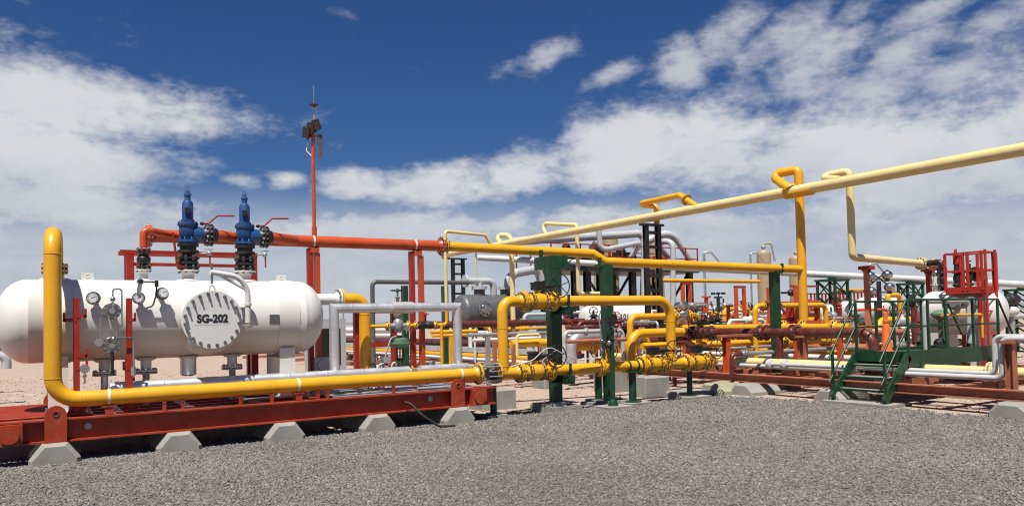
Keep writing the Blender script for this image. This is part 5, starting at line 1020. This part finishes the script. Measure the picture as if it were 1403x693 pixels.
# ================================================================== long white pipe behind everything
a, b_ = PD(655, 353, 34), PD(1440, 391.5, 30)
t = pipe_thing('long_pipe', 'long white overhead pipe far behind, passing above the green lattice posts', 'pipe', [a, b_], .135, PGR, seg=18)
for x, l, y in ((1140, 'green lattice tower left of the orange brown post', 381), (1247, 'smaller green lattice tower behind the walkway rail post', 386), (1399, 'green lattice tower at the right picture edge', 394)):
    p = PD(x, y, 30.9); vq = p.y; t = thing('lattice_tower', l, 'tower', (p.x, vq, 0), 'green lattice towers'); w = .40 if x != 1247 else .32; h = p.z-.12
    for i in (-1, 1):
        for j in (-1, 1): B().box((p.x+i*w, vq+j*w, h/2), (.085, .085, h), GRN).build('leg', t)
    g = B(); n = 5
    for k in range(n):
        z0_, z1_ = h*k/n, h*(k+1)/n
        for j in (-1, 1):
            g.bar((p.x-w, vq+j*w, z0_), (p.x+w, vq+j*w, z1_), .04, .04, GRN); g.bar((p.x+w, vq+j*w*1.02, z0_), (p.x-w, vq+j*w*1.02, z1_), .04, .04, GRN); g.bar((p.x+j*w, vq-w, z0_), (p.x+j*w, vq+w, z1_), .05, .05, GRN)
    g.build('bracing', t); B().box((p.x, vq, h+.03), (w*2.4, w*2.4, .08), GRN).box((p.x, vq, h+.10), (.3, .2, .1), GRN).build('cap', t)
# ================================================================== far things on the right
for x, yt, D, l in ((1049, 331, 58, 'tall beige column vessel between the hooped ladders, left of the pair'), (1093, 339, 62, 'tall beige column vessel half hidden behind the deep yellow riser')):
    p = PD(x, 430, D); zt = PD(x, yt+9, D).z; r = .50*D/58*1.05; t = thing('column_vessel', l, 'vessel', (p.x, p.y, 0), 'tall beige column vessels')
    B().rev((p.x, p.y, .02), Z, [(0, r), (zt-.5, r)]+[(zt-.5+.42*math.sin(a), max(.03, r*math.cos(a))) for a in (.25, .55, .85, 1.15, 1.5)], BEI, 28).build('shell', t)
    B().tube([(p.x, p.y, zt-.15), (p.x, p.y, zt+.35), (p.x+.55, p.y-.3, zt+.35), (p.x+.75, p.y-.4, zt-1)], .07, BEI, bend=.2).ball((p.x, p.y, zt+.08), .17, GAL).build('vent_neck', t)
    B().cyl((p.x, p.y, 0), (p.x, p.y, .6), r*1.06, GRY, 24).build('skirt', t)
for x, D, yt, l in ((966, 44, 346, 'grey hooped access ladder standing alone left of the beige columns'), (1030, 46, 347, 'grey hooped access ladder beside the beige column vessel'), (1193, 40, 362, 'grey hooped access ladder behind the orange brown post')):
    p = PD(x, 430, D); zt = PD(x, yt, D).z; t = thing('access_ladder', l, 'ladder', (p.x, p.y, 0), 'grey hooped ladders'); d = fx
    for s in (0, .42): q = Ve((p.x, p.y, 0))+d*s*.45+fy*s; B().tube([q, q+Z*zt, q+Z*(zt+.05)+d*.4, q+Z*(zt-.75)+d*1.05], .035, GAL, bend=.12, seg=8).build('stile', t)
    g = B()
    for k in range(int(zt/.4)): g.cyl(Ve((p.x, p.y, .3+k*.4)), Ve((p.x, p.y, .3+k*.4))+d*.19+fy*.42, .018, GAL, 6)
    g.build('rungs_set', t)
# small orange pump frame behind third column
p = PD(1088, 455, 21.2); t = thing('equipment_rack', 'bright orange red equipment frame behind the hoop pipe and yellow riser', 'frame', (p.x, p.y, 0)); zt = PD(1088, 393, 21.2).z
for s in (-1, 1):
    for j in (-1, 1): B().box((p.x+s*.42, p.y+j*.45, zt*.5 if s < 0 else zt*.42), (.11, .11, zt if s < 0 else zt*.84), ORG).build('post', t)
for z in (zt*.45, zt*.57, zt*.68, zt*.82): [B().box((p.x, p.y+j*.45, z), (.88, .08, .11), ORG).build('beam', t) for j in (-1, 1)]
B().box((p.x+.1, p.y-.3, zt*.5), (.7, .5, .6), ORG).box((p.x-.1, p.y-.2, zt*.72), (.45, .4, .3), CRD).rev((p.x, p.y, zt*.5+.27), Z, [(0, .2), (.2, .2), (.22, .28), (.3, .28)], DRD).build('pump_body', t); B().bar((p.x-.6, p.y-.4, zt), (p.x+.5, p.y-.4, zt), .05, .05, DRD).build('top_rail', t)
c = PD(1090, 401, 22); t = thing('small_valve', 'black lever valve with yellow elbow left of the deep yellow riser', 'valve', c-Z*.2); B().rev(c-X*.3, X, [(0, .05), (.05, .09), (.2, .10), (.35, .09), (.4, .05)], BLK, 12).cyl(c-X*.6, c-X*.3, .03, BLK).build('body', t); B().tube([c-Z*1.3, c-Z*.8-X*.02, c-Z*.8+X*.6], .13, YEL, bend=.25).build('elbow', t)
p = PD(1044, 441, 24); t = thing('electrical_cabinet', 'low blue grey electrical cabinet row behind the yellow hoop pipe', 'cabinet', (p.x, p.y, 0)); w = 1.15
B().box((p.x, p.y, 1.1), (w, .6, .62), GRY).build('case', t); [B().box((p.x-w/2+w*(k+.5)/3, p.y-.31, 1.1), (w/3-.03, .02, .56), GRY).build('door', t) for k in range(3)]; B().box((p.x, p.y, .4), (w*.8, .4, .8), OXI).build('plinth', t)
# white numbered vessel behind the second green column
v = 23.; c0, c1 = PV(798, 433, v), PV(889, 433, v); rw = .50; t = thing('numbered_vessel', 'white horizontal vessel marked 101 behind the second green column', 'vessel', ((c0.x+c1.x)/2, v, 0)); LL = c1.x-c0.x
hp = [(.25-.25*math.cos(math.pi/2*i/8), max(.01, rw*math.sin(math.pi/2*i/8))) for i in range(9)]; zw = c0.z-.12
B().rev((c0.x, v, zw), X, hp+[(LL-d, r) for d, r in hp[::-1]], WHI, 36).build('shell', t)
for u in (c0.x+.4, c1.x-.4): B().box((u, v, (zw-.3)/2), (.2, .7, zw-.3), WHI).build('saddle', t)
text_mesh('101', .30, (PV(856, 433, v-rw).x, v-rw*1.0, PV(856, 434, v-rw).z), Mx.Rotation(R(90), 3, 'X'), LTR, 'lettering', t)
# white vessels, red rails, light green tank and floodlights behind the stairs
for x0, x1, y, v, r, l in ((1124, 1142, 429, 19.5, .36, 'small white drum left of the green lattice tower'), (1152, 1176, 427, 19., .42, 'white drum between the green lattice tower and orange brown post'), (1180, 1229, 424, 19., .50, 'longer white drum behind the floodlight cross, right of the orange brown post'), (985, 1062, 433, 30, .45, 'long white drum behind the orange twin posts')):
    a, b_ = PV(x0, y, v), PV(x1, y, v); t = thing('white_drum', l, 'drum', ((a.x+b_.x)/2, v, 0), 'white drums in the background'); LL = b_.x-a.x; hp = [(.2-.2*math.cos(math.pi/2*i/6), max(.01, r*math.sin(math.pi/2*i/6))) for i in range(7)]
    B().rev((a.x, v, a.z), X, hp+[(LL-d, q) for d, q in hp[::-1]], WHI, 28).build('shell', t); [B().box((a.x+LL*f, v, (a.z-r*.6)/2), (.16, r*1.4, a.z-r*.6), WHI).build('saddle', t) for f in (.25, .75)]
a, b_ = PV(1120, 414, 24), PV(1185, 414, 24); t = thing('railed_skid', 'bright red railed skid far behind the green lattice tower', 'platform', ((a.x+b_.x)/2, 24, 0)); z0_ = a.z-.35
B().box(((a.x+b_.x)/2, 24, z0_), (b_.x-a.x, 1.6, .15), DRD).build('deck', t)
for h in (.4, .8): [B().bar((a.x, 24+j*.8, z0_+h), (b_.x, 24+j*.8, z0_+h), .06, .06, DRD).build('rail', t) for j in (-1, 1)]
for k in range(14): [B().box((a.x+(b_.x-a.x)*k/13, 24+j*.8, z0_+.4), (.06, .06, .8), DRD).build('rail_post', t) for j in (-1, 1)]
for f in (.1, .5, .9): B().box((a.x+(b_.x-a.x)*f, 24, z0_/2), (.2, .2, z0_), DRD).build('leg', t)
p = PD(1206, 440, 24); t = thing('floodlight_cross', 'black pole with four round chrome floodlights behind the walkway', 'lamp', (p.x, p.y, 0)); zt = PD(1205, 385, 24).z
B().cyl((p.x, p.y, 0), (p.x, p.y, zt), .07, BLK).build('pole', t)
g = B()
for s in (-1, 1): g.bar(Ve((p.x, p.y, zt-.3))-fx*.5*s-Z*.0, Ve((p.x, p.y, zt+.35))+fx*.3*s, .035, .035, BLK)
g.build('cross_arms', t)
for dx, y in ((-.32, 378), (.22, 377), (-.30, 399), (.28, 394)): c = Ve((p.x, p.y, PD(1205, y, 24).z))+fx*dx-fy*.1; B().ball(c, .17, CHR, 18, .85).rev(c-Z*.15, -Z, [(0, .09), (.05, .07)], BLK, 12).build('lamp_head', t)
p = PV(1185, 447, 15.5); t = thing('green_tank', 'pale green rectangular tank behind the orange brown post', 'tank', (p.x, p.y, 0)); B().box((p.x, p.y, p.z), (1.25, .8, .62), GRL).build('shell', t); [B().box((p.x+s*.5, p.y, (p.z-.31)/2), (.12, .6, p.z-.32), OXI).build('leg', t) for s in (-1, 1)]
cross('cross_pipe', 'yellow elbow pipe behind the orange cone and green railing', 1203, 439, 1268, 13.6, .13, YEL, (-.95, 0), bend=.3)
cross('cross_pipe', 'small yellow crook pipe against the white drum behind the railing', 1216, 404, 1233, 17.0, .12, YEL, (-.25, -.8), bend=.22)
cross('cross_pipe', 'maroon downpipe behind the walkway rail post left of the right vessel', 1251, 412, 1266, 11.6, .085, MAR, (-1.4, 0), bend=.1)
cross('cross_pipe', 'grey insulated hoop pipe before the right white vessel', 1266, 413, 1326, 8.9, .06, LGR, (-1.0, -.9))
cross('cross_pipe', 'thin yellow strip pipe before the belly of the right white vessel', 1290, 432, 1345, 8.75, .03, YEL, (0, -.5))
c = PV(1288, 432, 9.6); t = thing('control_valve', 'small green diaphragm valve before the right white vessel', 'valve', (c.x, c.y, .95)); B().rev(c, Z, [(-.9, .1), (-.55, .1), (-.5, .05), (-.1, .05), (-.05, .14), (0, .19), (.04, .19), (.1, .12), (.13, .03)], GRL, 20).build('diaphragm_case', t); B().rev((c.x-.2, c.y, .98), X, [(0, .06), (.1, .12), (.3, .12), (.4, .06)], BLK).build('body', t)
for k, (x, y) in enumerate(((1236, 470), (1262, 466), (1310, 466), (1330, 470), (1346, 462), (1355, 476), (1255, 476), (1300, 476))): 
    p = PV(x, y, 10.2); t = thing('small_valve', 'small dark valve among the pipework beneath the right white vessel', 'valve', (p.x, p.y, .4), 'small valves under the right vessel'); B().cyl((p.x, p.y, .4), (p.x, p.y, p.z), .045, GAL).rev((p.x-.2, p.y, p.z-.05), X, [(0, .05), (.03, .09), (.08, .09), (.1, .06), (.2, .09), (.3, .06), (.32, .09), (.37, .09), (.4, .05)], BLK if k % 2 else GAL, 14).build('body', t); wheel(t, (p.x, p.y-.02, p.z+.15), Z, .09, MAR if k % 3 == 0 else BLK, .012); B().cyl((p.x, p.y, p.z), (p.x, p.y, p.z+.15), .02, GAL, 8).build('stem', t)
p = PD(1392, 420, 22); cross('cross_pipe', 'white horizontal pipe at the right edge behind the sloping green rail', 1370, 434, 1420, 13.5, .12, LGR); cross('cross_pipe', 'dark grey pipe at the right edge above the twin elbows', 1368, 447, 1420, 12.0, .06, GRY)
t = thing('christmas_tree_valve', 'cluster of black valves and white fittings behind the sloping green rail at right', 'valve', (PD(1385, 425, 19).x, PD(1385, 425, 19).y, 0))
for k, (x, y) in enumerate(((1382, 412), (1388, 410), (1378, 424), (1386, 426))): q = PD(x, y, 19); B().rev(q-X*.2, X, [(0, .05), (.05, .12), (.2, .15), (.35, .12), (.4, .05)], BLK if k < 3 else WHI, 14).build('valve_body', t)
q = PD(1385, 425, 19); B().cyl((q.x, q.y, 0), (q.x, q.y, PD(1385, 405, 19).z), .07, GAL).build('stem', t)
# beam rack on the far centre right
cross('rack_beam', 'grey green rack beam running across behind the orange twin posts', 936, 424, 1030, 26, .12, GRY, cat='beam', post=(945, 980, 1020), legm=GRY)
cross('rack_beam', 'grey rack beam with a yellow line behind the stairs', 1140, 400, 1260, 30, .08, GRY, cat='beam', post=(1150, 1220), legm=GRY)
cross('cross_pipe', 'yellow strip pipe on the far rack beam beside the lattice tower', 1146, 397, 1205, 28, .08, YEL, post=(1150, 1200), legm=GRY)
cross('cross_pipe', 'yellow pipe stub right of the green lattice tower foot', 1140, 445, 1172, 15, .11, YEL)
# analyser cabinet behind the vessel end
p = PD(446, 500, 16.5); t = thing('analyser_cabinet', 'white framed cabinet with a dark window behind the vessel right end', 'cabinet', (p.x, p.y, 0)); zt = PD(446, 437, 16.5).z
B().box((p.x, p.y, zt/2+.3), (.75, .5, zt-.6), LGR).build('case', t); B().box((p.x, p.y-.255, zt*.68), (.5, .012, zt*.42), LTR).build('window', t); [B().box((p.x+s*.3, p.y, .15), (.08, .4, .3), LGR).build('leg', t) for s in (-1, 1)]
# left edge pipes on the sand
for y, v, r, m_, l in ((478, 26., .10, GRL, 'pale green pipe on the sand at the far left edge, upper of two'), (490, 22., .13, LGR, 'grey pipe on the sand at the far left edge, lower of two')):
    cross('pipeline', l, -60, y, 9, v, r, m_, (0, -.3))
# teal pump boxes behind the first column
for x, y, l in ((736, 437, 'teal pump motor behind the first green column, lower half white'), (741, 452, 'small teal box close to the banded yellow pipe')): p = PD(x, y, 27); t = thing('pump_motor', l, 'pump', (p.x, p.y, 0)); B().rev((p.x-.3, p.y, p.z), X, [(0, .2), (.03, .26), (.5, .26), (.55, .2), (.6, .1)], TEA, 16).build('motor', t); B().box((p.x, p.y, (p.z-.2)/2), (.55, .45, p.z-.2), WHI).build('pedestal', t)
cross('vent_pipe', 'grey goose neck pipe right of the grey vessel', 718, 431, 752, 22, .09, LGR, (-.7, 0))
# rows of small valve risers filling the far rack
rd = random.Random(4)
def riser_valve(x, y, D, m1, m2, label, gp, k):
    p = PD(x, y, D); z = max(.7, p.z); t = thing('valve_riser', label, 'valve', (p.x, p.y, 0), gp)
    B().cyl((p.x, p.y, 0), (p.x, p.y, z), .028+.012*(k % 3), m2).build('pipe', t)
    B().rev((p.x, p.y, z-.28), Z, [(0, .06), (.02, .13), (.06, .13), (.08, .07), (.16, .13), (.24, .07), (.26, .13), (.3, .13), (.32, .05), (.45, .03)], m1, 12).build('body', t)
    wheel(t, (p.x, p.y, z+.16), Z if k % 2 else fy, .13, BLK if k % 3 else DRD, .014)
for k in range(16): riser_valve(rd.uniform(640, 760), rd.uniform(447, 457), rd.uniform(29, 36), rd.choice((WHI, BLK, GAL, DRD)), rd.choice((GAL, WHI, YEL, MAR)), 'small far valve riser among the pipework behind the yellow riser', 'valve risers behind the yellow riser', k)
for k in range(30): riser_valve(rd.uniform(770, 1000), rd.uniform(432, 456), rd.uniform(22, 32), rd.choice((WHI, BLK, GAL, DRD, BLK)), rd.choice((GAL, ORG, YEL, MAR)), 'small valve riser in the crowded rack between the green columns and oxide skid', 'valve risers behind the green columns', k)
for k in range(40): riser_valve(rd.uniform(940, 1160), rd.uniform(415, 446), rd.uniform(26, 42), rd.choice((WHI, BLK, DRD, YEL, DRD)), rd.choice((GAL, ORG, YEL, WHI)), 'small far valve riser in the rack behind the thick maroon pipe', 'far valve risers behind the maroon pipe', k)
for k in range(18): riser_valve(rd.uniform(1150, 1265), rd.uniform(430, 465), rd.uniform(20, 27), rd.choice((WHI, BLK, GAL, DRD)), rd.choice((GAL, ORG, YEL, MAR)), 'small valve riser seen through the green walkway railing', 'valve risers behind the walkway', k)
away('pipeline', 'buff banded pipe close to the ground behind the silver downpipe', 712, 508, .22, .10, CNY, bands=BLK, far=14)
for a in (('white cross pipe behind the yellow riser, below the galvanised line', 648, 466, 756, 18, .055, WHI), ('thin maroon cross pipe under the white numbered vessel', 778, 449, 906, 17.4, .055, MAR), ('orange primer cross pipe under the fat silver clad pipe', 776, 468, 860, 15.0, .06, OXI),
  ('silver cross pipe behind the maroon valve and orange twin posts', 944, 444, 1062, 18.5, .09, PGR), ('thin grey cross line high behind the orange twin posts', 948, 432, 1135, 22.0, .05, GAL), ('yellow cross pipe behind the third green column, above the maroon pipe', 1052, 439, 1142, 17.2, .10, YEL),
  ('orange cross beam behind the orange equipment rack', 1000, 446, 1150, 15.6, .09, ORG), ('deep red cross pipe between the orange twin posts, low down', 950, 462, 1034, 15.2, .07, DRD), ('pale grey cross pipe under the pale green tank', 1148, 458, 1262, 12.6, .07, PGR), ('slim yellow cross line seen through the walkway railing', 1150, 449, 1262, 13.0, .04, YEL),
  ('white cross line through the black module legs', 770, 428, 940, 25.0, .08, WHI), ('teal cross line behind the first green column', 712, 438, 790, 24.0, .06, TEA), ('grey cross pipe with yellow feet behind the oxide chairs', 985, 478, 1150, 13.4, .05, GAL)):
    cross('cross_pipe', *a)
CN = {id(YEL): 'yellow', id(ORG): 'orange red', id(PGR): 'pale grey', id(MAR): 'maroon', id(WHI): 'white', id(GAL): 'bare steel', id(GRN): 'dark green'}
def hoops(n, xs, ys, ds, mats, where):
    for k in range(n):
        m_ = mats[k % len(mats)]; x, y, D = rd.uniform(*xs), rd.uniform(*ys), rd.uniform(*ds); a = PD(x, y, D); w = rd.uniform(.5, 1.8); r = rd.choice((.03, .04, .055, .075)); d = X if k % 3 else Y
        z = max(.55, a.z); e = rd.choice(((1, 1), (1, 0), (0, 1), (1, 1))); b_ = Ve((a.x, a.y, z)); c = b_+d*w; pts = [b_, c]
        if e[0]: pts.insert(0, Ve((b_.x, b_.y, .05)))
        if e[1]: pts.append(Ve((c.x, c.y, .05 if k % 2 else z*.5)))
        t = pipe_thing('hoop_pipe', 'thin %s bent pipe in the crowded rack %s' % (CN[id(m_)], where), 'pipe', pts, r, m_, 'thin %s pipes %s' % (CN[id(m_)], where), bend=r*2.5, seg=10)
        if k % 2: q = b_.lerp(c, rd.uniform(.3, .7)); B().rev(q-d*.16, d, [(0, r), (.02, r*2.1), (.06, r*2.1), (.08, r*1.4), (.16, r*2), (.24, r*1.4), (.26, r*2.1), (.30, r*2.1), (.32, r)], rd.choice((BLK, m_, GAL)), 12).cyl(q, q+Z*r*4, r*.4, BLK, 8).build('inline_valve', t)
hoops(18, (642, 755), (440, 466), (24, 33), (YEL, PGR, MAR, WHI, GAL), 'behind the yellow riser')
hoops(26, (775, 935), (440, 470), (19, 29), (PGR, YEL, ORG, GAL, MAR, WHI), 'between the green columns')
hoops(44, (940, 1160), (418, 470), (20, 34), (ORG, YEL, PGR, GAL, MAR, YEL, ORG, WHI), 'behind the thick maroon pipe')
hoops(20, (1150, 1275), (420, 466), (20, 28), (YEL, PGR, MAR, ORG, GAL), 'behind the green walkway')
for k in range(14):
    x, y, D = rd.uniform(935, 1165), rd.uniform(398, 425), rd.uniform(23, 34); p = PD(x, y, D); m_ = (ORG, GRN, ORG, DRD)[k % 4]; nm = {id(ORG): 'orange red', id(GRN): 'dark green', id(DRD): 'deep red'}[id(m_)]
    t = thing('rack_post', 'slim %s rack post far behind the thick maroon pipe' % nm, 'post', (p.x, p.y, 0), 'slim %s rack posts' % nm); B().box((p.x, p.y, p.z/2), (.09, .09, p.z), m_).build('shaft', t); B().box((p.x, p.y, p.z+.03), (.3, .14, .06), m_).build('cap', t)
def along(label, x0, x1, y, u, r, mat):
    a, b_ = PU(x0, y, u), PU(x1, y, u); pipe_thing('skid_line', label, 'pipe', [(u, a.y, a.z), (u, b_.y, a.z)], r, mat, seg=14)
along('pale steel line lying left of the pale yellow pipe on the oxide skid', 950, 1180, 497, 14.0, .05, PGR)
along('maroon line lying right of the pale yellow pipe on the oxide skid', 960, 1240, 492, 14.75, .06, MAR)
along('white line lying far across the oxide skid behind the maroon line', 960, 1200, 484, 15.6, .07, WHI)
along('yellow line lying across the far half of the oxide skid', 955, 1250, 478, 16.6, .085, YEL)
along('long oxide red pipe lying across the far half of the oxide skid', 955, 1260, 472, 17.6, .10, OXI)
for x, D, h, l in ((470, 150, 11, 'far thin lamp pole on the horizon between the silver and yellow pipes'), (985, 90, 8, 'far lamp cluster pole behind the hooped ladder'), (1062, 120, 9, 'far thin pole behind the third green column'), (905, 140, 10, 'far thin pole behind the black portal')):
    p = PD(x, 430, D); t = thing('far_pole', l, 'pole', (p.x, p.y, 0)); B().cyl((p.x, p.y, 0), (p.x, p.y, h*.55), .09, BLK, 8).build('shaft', t); g = B()
    for k in range(3): g.box(Ve((p.x, p.y, h*.55))+fx*(k-1)*.6, (.35, .35, .25), BLK)
    g.bar(Ve((p.x, p.y, h*.55))-fx*.7, Ve((p.x, p.y, h*.55))+fx*.7, .08, .08, BLK); g.build('lamp_row', t)
bpy.data.objects.remove(to, do_unlink=True)
